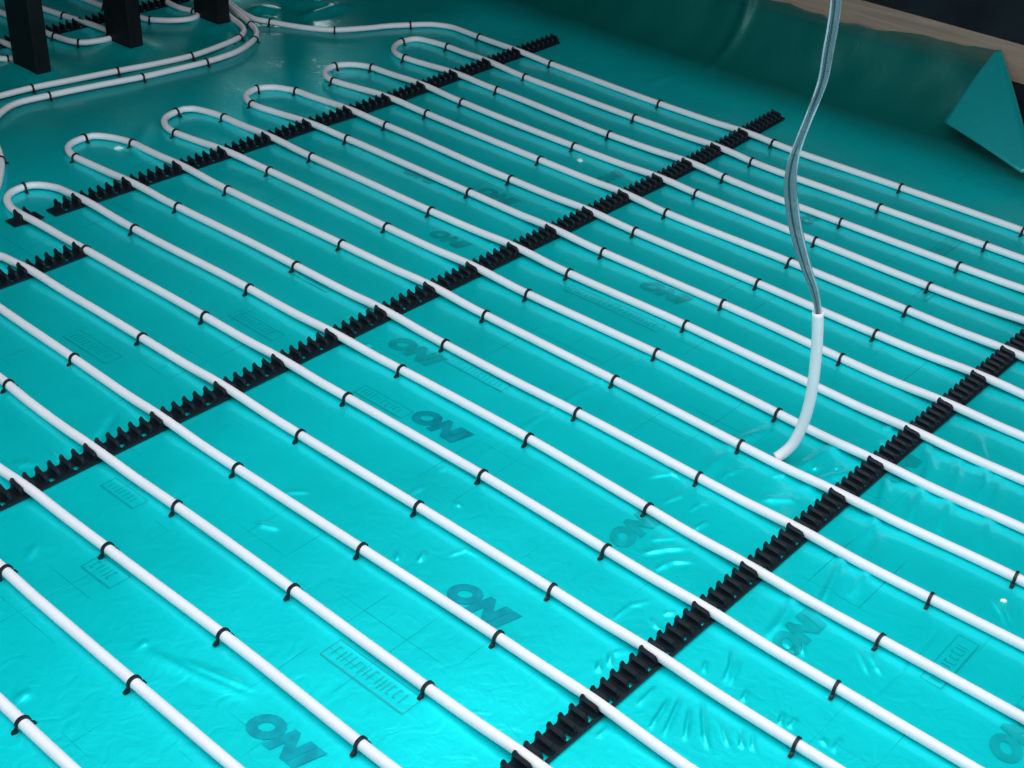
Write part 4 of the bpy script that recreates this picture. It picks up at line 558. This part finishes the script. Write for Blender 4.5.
# ------------------------------------------------------------------ clip rails
RAIL_W, BASE_T = 0.042, 0.004
def tooth_mesh():
    # cross-section across x (along the rail): narrow waist beside the pipe, snap lip on top
    secs = []
    for y, top, w in ((-0.0160, 0.0140, 0.75), (-0.0120, 0.0185, 0.95), (-0.0040, 0.0196, 1.0), (0.0060, 0.0200, 1.0), (0.0125, 0.0212, 1.0), (0.0168, 0.0242, 1.0), (0.0195, 0.0215, 0.8)):
        secs.append([(-0.0078 * w, y, 0), (-0.0042 * w, y, 0.0045), (-0.0029 * w, y, min(0.0105, top * 0.6)), (-0.0046 * w, y, top - 0.0042), (-0.0008 * w, y, top),
                     (0.0012 * w, y, top), (0.0046 * w, y, top - 0.0042), (0.0029 * w, y, min(0.0105, top * 0.6)), (0.0042 * w, y, 0.0045), (0.0078 * w, y, 0)])
    v = [p for s in secs for p in s]; n = 10; f = []
    for i in range(len(secs) - 1):
        for k in range(n - 1):
            f.append((i * n + k, (i + 1) * n + k, (i + 1) * n + k + 1, i * n + k + 1))
    f.append(tuple(range(n))[::1]); f.append(tuple((len(secs) - 1) * n + k for k in range(n - 1, -1, -1)))
    return mesh_from('tooth', v, f)
TOOTH = tooth_mesh(); TOOTH.materials.append(M_RAIL)

def clip_rail(label, x0, x1, yfun, crossings):
    xs = sorted(crossings)
    pos = []
    x = xs[0] - 0.0125
    while x > x0 + 0.004: pos.append(x); x -= 0.025
    for a, b in zip(xs[:-1], xs[1:]):
        n = max(1, round((b - a) / 0.025))
        pos += [a + (b - a) * (k + 0.5) / n for k in range(n)]
    x = xs[-1] + 0.0125
    while x < x1 - 0.004: pos.append(x); x += 0.025
    pos.sort()
    cx = (x0 + x1) / 2
    root = bpy.data.objects.new('clip_rail', None); COL.objects.link(root); root.location = (cx, yfun(cx), 0)
    tag(root, label, 'clip rail', 'black toothed rails across the floor')
    ox, oy, oz = root.location
    # ladder base: two side bars, a cross web under every tooth and a plate across every second slot
    v, f = [], []
    brk = [x0] + pos + [x1]
    def bar(xa, xb, ya, yb, z0, z1):
        b = len(v)
        for xx in (xa, xb):
            yc = yfun(xx)
            v.extend([(xx - ox, yc + ya - oy, z0), (xx - ox, yc + yb - oy, z0), (xx - ox, yc + yb - oy, z1), (xx - ox, yc + ya - oy, z1)])
        f.extend([(b, b + 1, b + 2, b + 3), (b + 7, b + 6, b + 5, b + 4), (b, b + 4, b + 5, b + 1), (b + 1, b + 5, b + 6, b + 2), (b + 2, b + 6, b + 7, b + 3), (b + 3, b + 7, b + 4, b)])
    zb, zt = 0.0025, 0.0025 + BASE_T
    for k in range(len(brk) - 1):
        a, b = brk[k], brk[k + 1]
        bar(a, b, -0.021, -0.0150, zb, zt); bar(a, b, 0.0005, 0.021, zb, zt)
        if k % 2 == 0:
            bar(a, b, -0.0150, 0.0005, zb, zt - 0.0008)
        else:
            bar(a, a + 0.0050, -0.0150, 0.0005, zb, zt - 0.0004); bar(b - 0.0050, b, -0.0150, 0.0005, zb, zt - 0.0004)
    link('base_strip', mesh_from('base_strip', v, f), M_RAIL, root)
    for x in pos:
        t = bpy.data.objects.new('tooth', TOOTH); COL.objects.link(t); t.parent = root
        t.location = (x - ox, yfun(x) - oy, zt - 0.0003)
    return root

interp = lambda xs, ys: (lambda x: float(np.interp(x, xs, ys)))
clip_rail('long black toothed rail farthest back, crossing the hairpin pipe bends', 1.650, 3.590, interp([1.65, 2.34, 2.8, 3.59], [2.895, 2.876, 2.861, 2.873]), RAILX['A'])
clip_rail('long black toothed rail across the middle of the pipe field', 0.56, 3.600, interp([0.5, 2.95, 3.3, 3.6], [1.961, 1.956, 1.970, 1.988]), RAILX['B'])
clip_rail('black toothed rail nearest the camera, crossing beside the upright pipe', 0.88, 3.55, interp([0.9, 3.6], [0.870, 0.862]), RAILX['C'])
clip_rail('very short black toothed rail offcut under the nearest full hairpin bend', 1.545, 1.624, interp([1.5, 1.65], [2.914, 2.904]), RAILX['S'])
clip_rail('short black toothed rail ending at the left edge below the nearest hairpin', 1.17, 1.588, interp([1.2, 1.6], [2.664, 2.668]), RAILX['D'])
clip_rail('black toothed rail behind the black studs at top left', 1.96, 2.92, interp([1.9, 3.0], [4.010, 4.008]), [2.066, 2.189, 2.338, 2.487, 2.642, 2.812])

# ------------------------------------------------------------------ pipes
PIPE_R = 0.0093
PATHS = {}
def pipe(key, label, group=None):
    path = catmull(PIPES[key], 0.016)
    PATHS[key] = path
    o = link('heating_pipe', tube_mesh('heating_pipe', path, PIPE_R), M_PIPE, None, True)
    return tag(o, label, 'pipe', group)
pipe('p1', 'white heating pipe nearest the dark wall, curving away past the studs')
loops = [(2, 'white hairpin heating pipe farthest back, next to the wall-side pipe'), (4, 'white hairpin heating pipe, second loop from the back'),
         (6, 'white hairpin heating pipe, third loop from the back'), (8, 'white hairpin heating pipe, fourth loop from the back'),
         (10, 'white hairpin heating pipe, fifth loop from the back'), (12, 'white hairpin heating pipe nearest the camera, its bend at the left edge')]
for k, w in loops: pipe('loop%d' % k, w, 'white hairpin pipe loops')
pipe('g2', 'white feed pipe, lower of the two curving past the studs to the left edge')
pipe('g1', 'white feed pipe, upper of the two curving past the studs to the left edge')
pipe('f1', 'white hairpin pipe behind the studs, between second and third stud', 'pipes behind the studs')
pipe('f2', 'white hairpin pipe behind the studs, between first and second stud', 'pipes behind the studs')
pipe('f3', 'white hairpin pipe behind the leftmost stud at the photo edge', 'pipes behind the studs')
for k, w in ((15, 'white straight heating pipe below the short left rail, fifth from the bottom corner'), (16, 'white straight heating pipe, fourth up from the bottom left corner'),
             (17, 'white straight heating pipe, third up from the bottom left corner'), (18, 'white straight heating pipe, second up from the bottom left corner'),
             (19, 'white straight heating pipe cutting the bottom left corner')):
    pipe('p%d' % k, w, 'straight white pipe runs')

# ------------------------------------------------------------------ staples holding the pipes
def staple_meshes():
    R, hw, th = PIPE_R + 0.0003, 0.0030, 0.0034
    zc = 0.0125
    prof = [(-R, 0.0005)]
    outer = [(-R - th, 0.0005)]
    for k in range(0, 13):
        a = math.pi - math.pi * k / 12
        prof.append((R * math.cos(a), zc + R * math.sin(a))); outer.append(((R + th) * math.cos(a), zc + (R + th) * math.sin(a)))
    prof.append((R, 0.0005)); outer.append((R + th, 0.0005))
    v, f = [], []
    n = len(prof)
    for (ix, iz), (qx, qz) in zip(prof, outer):
        v += [(ix, -hw, iz), (qx, -hw * 0.8, qz), (qx, hw * 0.8, qz), (ix, hw, iz)]
    for i in range(n - 1):
        for k in range(4):
            a, b = i * 4 + k, i * 4 + (k + 1) % 4
            f.append((a, b, b + 4, a + 4))
    f += [(0, 3, 2, 1), tuple((n - 1) * 4 + k for k in (0, 1, 2, 3))]
    hoop = mesh_from('hoop', v, f)
    v, f = [], []
    # barbed foot: small wedge flange at the end of a leg
    v = [(0, -0.0042, 0.0), (0.0085, -0.003, 0.0), (0.0085, 0.003, 0.0), (0, 0.0042, 0.0), (0, -0.0036, 0.0062), (0.0062, -0.0022, 0.0042), (0.0062, 0.0022, 0.0042), (0, 0.0036, 0.0062)]
    f = [(0, 3, 2, 1), (4, 5, 6, 7), (0, 1, 5, 4), (1, 2, 6, 5), (2, 3, 7, 6), (3, 0, 4, 7)]
    return hoop, mesh_from('foot', v, f)
HOOP, FOOT = staple_meshes(); HOOP.materials.append(M_CLIP); FOOT.materials.append(M_CLIP)
ORD = ['first', 'second', 'third', 'fourth', 'fifth', 'sixth', 'seventh', 'eighth', 'ninth', 'tenth', 'eleventh', 'twelfth', 'thirteenth', 'fourteenth', 'fifteenth', 'sixteenth', 'seventeenth', 'eighteenth', 'nineteenth']
def pipe_key(k):
    if not k.isdigit(): return k
    n = int(k)
    if n == 1: return 'p1'
    if n == 14: return 'g2'
    if n > 14: return 'p%d' % n
    return 'loop%d' % (n if n % 2 == 0 else n - 1)
special = {'g1': 'upper feed pipe by the studs', 'g2': 'lower feed pipe by the studs', 'f1': 'hairpin behind second and third studs', 'f2': 'hairpin between first and second studs', 'f3': 'hairpin behind the leftmost stud'}
for key, pts in STAPLES.items():
    path = PATHS[pipe_key(key)]
    for n, (x, y) in enumerate(pts):
        d = np.hypot(path[:, 0] - x, path[:, 1] - y)
        i = int(np.argmin(d)); i = min(max(i, 1), len(path) - 2)
        p = path[i]; t = path[i + 1] - path[i - 1]
        rz = math.atan2(t[1], t[0]) - math.pi / 2 + rng.uniform(-0.12, 0.12)
        if math.cos(rz) < 0: rz += math.pi
        o = bpy.data.objects.new('pipe_staple', HOOP); COL.objects.link(o)
        o.location = (p[0], p[1], p[2] - 0.0125); o.rotation_euler = (0, 0, rz)
        if key.isdigit():
            lab = 'black staple over the %s pipe run from the wall, %s from the left' % (ORD[int(key) - 1], ORD[n])
        else:
            lab = 'black staple over the %s, %s from the left' % (special[key], ORD[n])
        tag(o, lab, 'staple', 'black staples pinning the pipes')
        for sgn in (-1, 1):
            ft = bpy.data.objects.new('foot', FOOT); COL.objects.link(ft); ft.parent = o
            ft.location = (sgn * (PIPE_R + 0.0025), 0, 0.0008); ft.rotation_euler = (0, 0, 0 if sgn > 0 else math.pi)

# ------------------------------------------------------------------ upright pipe end with the clear film hanging into it
RISER = [(2.0605, 1.0225, 0.0115), (2.0640, 1.0200, 0.0145), (2.0702, 1.0129, 0.0243), (2.0783, 1.0031, 0.0434), (2.0848, 0.9953, 0.0776), (2.0888, 0.9905, 0.1228), (2.0895, 0.9896, 0.1737), (2.087, 0.9926, 0.2366), (2.0831, 0.9974, 0.2956), (2.0784, 1.003, 0.3446)]
rp = catmull(RISER, 0.008)
o = link('riser_pipe', tube_mesh('riser_pipe', rp, 0.0108, 18, hollow=0.0088), M_PIPE, None, True)
tag(o, 'white pipe end bending up from the floor, open at its top', 'pipe')
HANG = [(2.0807, 1.0003, 0.3235), (2.0779, 1.0036, 0.3488), (2.0688, 1.0146, 0.39), (2.0564, 1.0295, 0.43), (2.0454, 1.0428, 0.4696), (2.0336, 1.057, 0.5182), (2.0248, 1.0677, 0.5661), (2.0198, 1.0736, 0.6039), (2.0193, 1.0742, 0.6414), (2.0226, 1.0702, 0.6788), (2.0275, 1.0644, 0.7156), (2.0323, 1.0586, 0.7518), (2.0359, 1.0542, 0.7874), (2.036, 1.0541, 0.8391), (2.0361, 1.054, 0.8812), (2.0346, 1.0558, 0.9224), (2.0249, 1.0675, 1.0174), (2.0049, 1.0916, 1.1513), (1.9766, 1.1258, 1.356), (1.9576, 1.1486, 1.5988), (1.96, 1.15, 2.0), (1.97, 1.15, 2.5)]
HALF = [0.0055, 0.0065, 0.009, 0.011, 0.0125, 0.0135, 0.0138, 0.013, 0.0105, 0.0085, 0.008, 0.0085, 0.0095, 0.0105, 0.0105, 0.0105, 0.011, 0.012, 0.012, 0.012, 0.012, 0.012]
def hanging_film():
    hp = catmull(HANG, 0.008)
    src = np.array(HANG)[:, 2]
    hw = np.interp(hp[:, 2], src, HALF) * 0.82
    side = np.array([0.638, -0.770, 0.0])          # across the strip, roughly facing the room
    root = bpy.data.objects.new('film_strip', None); COL.objects.link(root); root.location = (float(hp[0][0]), float(hp[0][1]), float(hp[0][2]))
    tag(root, 'clear grey plastic film strip hanging down into the upright pipe end', 'plastic film')
    o3 = np.array(root.location)
    # pleated body: a closed, folded cross-section that twists as it falls
    seg = 22
    v, f = [], []
    T = np.gradient(hp, axis=0); T /= np.linalg.norm(T, axis=1)[:, None]
    for i, p in enumerate(hp):
        z = p[2]
        tw = 0.5 * math.sin(z * 5.0) + (1.1 * math.exp(-((z - 0.70) / 0.05) ** 2))
        a = side * math.cos(tw) + np.array([0.770, 0.638, 0]) * math.sin(tw)
        a = a - T[i] * (a @ T[i]); a /= np.linalg.norm(a)
        b = np.cross(T[i], a)
        for k in range(seg):
            q = 2 * math.pi * k / seg
            r = 1.0 + 0.16 * math.cos(3 * q + 4 * z) + 0.08 * math.sin(5 * q - 7 * z)
            v.append(p + a * hw[i] * r * math.cos(q) + b * hw[i] * 0.42 * r * math.sin(q) - o3)
    for i in range(len(hp) - 1):
        for k in range(seg):
            f.append((i * seg + k, i * seg + (k + 1) % seg, (i + 1) * seg + (k + 1) % seg, (i + 1) * seg + k))
    link('film_body', mesh_from('film_body', v, f), M_CLEAR, root, True)
    # rolled edges of the strip
    for sgn, nm in ((-1, 0.85), (1, 0.85)):
        path = hp + side[None] * (sgn * hw * nm)[:, None]
        m = tube_mesh('rolled_edge', path - o3, np.full(len(path), 0.0019), 8)
        link('rolled_edge', m, M_CLEAR_EDGE, root, True)
    path = hp - side[None] * (0.28 * hw)[:, None] + np.array([-0.770, -0.638, 0])[None] * (0.40 * hw)[:, None]
    link('fold_line', tube_mesh('fold_line', path - o3, np.full(len(path), 0.0016), 6), M_FOLD, root, True)
hanging_film()

# ------------------------------------------------------------------ print on the insulation boards
def conform(me, loc, rz, lift):
    c, s = math.cos(rz), math.sin(rz)
    for vv in me.vertices:
        x, y = vv.co.x, vv.co.y
        wx, wy = loc[0] + c * x - s * y, loc[1] + s * x + c * y
        vv.co = (wx, wy, floor_z(wx, wy) + lift)
    me.update()

def lettering(text, x, y, rz, size, mat):
    cu = bpy.data.curves.new('lettering', 'FONT'); cu.body = text; cu.size = size; cu.shear = 0.25; cu.offset = size * 0.085; cu.space_character = 1.1
    cu.resolution_u = 4
    tmp = bpy.data.objects.new('tmp', cu); COL.objects.link(tmp)
    dg = bpy.context.evaluated_depsgraph_get()
    me = bpy.data.meshes.new_from_object(tmp.evaluated_get(dg))
    bpy.data.objects.remove(tmp)
    # subdivide long edges so that the print follows the film
    import bmesh
    bm = bmesh.new(); bm.from_mesh(me)
    bmesh.ops.triangulate(bm, faces=bm.faces[:])
    for _ in range(2):
        ed = [e for e in bm.edges if e.calc_length() > 0.011]
        if ed: bmesh.ops.subdivide_edges(bm, edges=ed, cuts=1); bmesh.ops.triangulate(bm, faces=bm.faces[:])
    bm.to_mesh(me); bm.free()
    me.materials.clear()
    conform(me, (x, y), rz, 0.0011)
    link('printed_lettering', me, mat, FLOOR)

def info_panel(x, y, rz, L, Hh, mat, seed):
    r = random.Random(seed)
    v, f = [], []
    def rect(x0, x1, y0, y1):
        n = max(1, int((x1 - x0) / 0.012)); m = max(1, int((y1 - y0) / 0.012))
        b = len(v)
        for i in range(n + 1):
            for j in range(m + 1):
                v.append((x0 + (x1 - x0) * i / n, y0 + (y1 - y0) * j / m, 0))
        for i in range(n):
            for j in range(m):
                a = b + i * (m + 1) + j
                f.append((a, a + m + 1, a + m + 2, a + 1))
    t = 0.0016
    rect(0, L, 0, t * 2.2); rect(0, L, Hh - t, Hh); rect(0, t, 0, Hh); rect(L - t, L, 0, Hh)
    cx = 0.012
    while cx < L - 0.016:
        w = r.choice((0.003, 0.003, 0.007))
        h0 = Hh * r.uniform(0.22, 0.32); h1 = Hh * r.uniform(0.68, 0.82)
        rect(cx, cx + 0.0022, h0, h1)
        if w > 0.004:
            rect(cx, cx + w, h1 - 0.0022, h1)
            if r.random() < 0.6: rect(cx, cx + w, h0, h0 + 0.0022)
        cx += w + r.uniform(0.005, 0.009)
    me = mesh_from('printed_panel', v, f)
    conform(me, (x, y), rz, 0.0010)
    link('printed_panel', me, mat, FLOOR)

DOWN = -math.pi / 2
for x, y, rz, sz, mt in ((0.898, 1.238, DOWN, 0.064, M_PRINT), (1.326, 1.226, DOWN, 0.064, M_PRINT), (1.658, 1.642, DOWN, 0.064, M_PRINT), (1.822, 1.878, DOWN, 0.066, M_PRINT_FAINT),
                         (2.432, 1.648, DOWN, 0.062, M_PRINT_FAINT), (1.605, 0.708, 0.0, 0.060, M_PRINT_FAINT), (1.632, 1.075, 0.0, 0.060, M_PRINT_FAINT), (1.645, 0.338, 0.0, 0.062, M_PRINT_FAINT),
                         (2.165, 0.815, 0.0, 0.055, M_PRINT_FAINT), (2.262, 2.180, DOWN, 0.055, M_PRINT_FAINT), (2.535, 2.270, DOWN, 0.06, M_PRINT_FAINT), (3.02, 1.535, 0.0, 0.05, M_PRINT_FAINT),
                         (2.815, 2.055, 0.0, 0.05, M_PRINT_FAINT), (2.48, 2.49, DOWN, 0.055, M_PRINT_FAINT)):
    lettering('ONI', x, y, rz, sz, mt)
for k, (x, y, rz, L, Hh) in enumerate(((1.078, 1.264, DOWN, 0.190, 0.048), (1.640, 1.785, DOWN, 0.140, 0.036), (1.858, 1.735, DOWN, 0.165, 0.036), (2.290, 1.630, DOWN, 0.145, 0.038),
                                       (1.338, 2.376, DOWN, 0.155, 0.044), (0.935, 1.715, DOWN, 0.085, 0.045), (1.090, 1.880, DOWN, 0.10, 0.036), (1.880, 2.271, DOWN, 0.14, 0.036), (1.650, 2.205, DOWN, 0.15, 0.038),
                                       (1.72, 0.49, 0.0, 0.14, 0.04), (3.13, 1.20, 0.0, 0.13, 0.04), (2.88, 1.12, 0.0, 0.11, 0.036), (2.29, 1.76, DOWN, 0.15, 0.036))):
    info_panel(x, y, rz, L, Hh, M_PRINT_SMALL if k == 0 else M_PRINT_FAINT, 30 + k)

# ------------------------------------------------------------------ scraps on the film
def scrap(x, y, sz, seed, label):
    r = random.Random(seed)
    v, f = [], []
    n = 7
    top = []
    for k in range(n):
        a = 2 * math.pi * k / n
        q = sz * r.uniform(0.5, 1.0)
        v.append((q * math.cos(a), 0.75 * q * math.sin(a), 0.0)); 
    for k in range(n):
        vx, vy, _ = v[k]
        v.append((vx * 0.8, vy * 0.8, sz * r.uniform(0.1, 0.45)))
    v.append((0, 0, sz * 0.5))
    f = [tuple(range(n - 1, -1, -1))]
    for k in range(n):
        f.append((k, (k + 1) % n, n + (k + 1) % n, n + k)); f.append((n + k, n + (k + 1) % n, 2 * n))
    o = link('plastic_scrap', mesh_from('plastic_scrap', v, f), M_SCRAP)
    o.location = (x, y, floor_z(x, y) + 0.0005); o.rotation_euler = (0, 0, r.uniform(0, 3))
    tag(o, label, 'scrap')
scrap(2.895, 2.200, 0.013, 1, 'small white scrap lying between pipes before the middle rail')
scrap(2.006, 3.114, 0.016, 2, 'small white scrap inside the fifth hairpin bend from the back')
scrap(1.995, 0.512, 0.009, 3, 'tiny white scrap beside a pipe staple at the right edge')
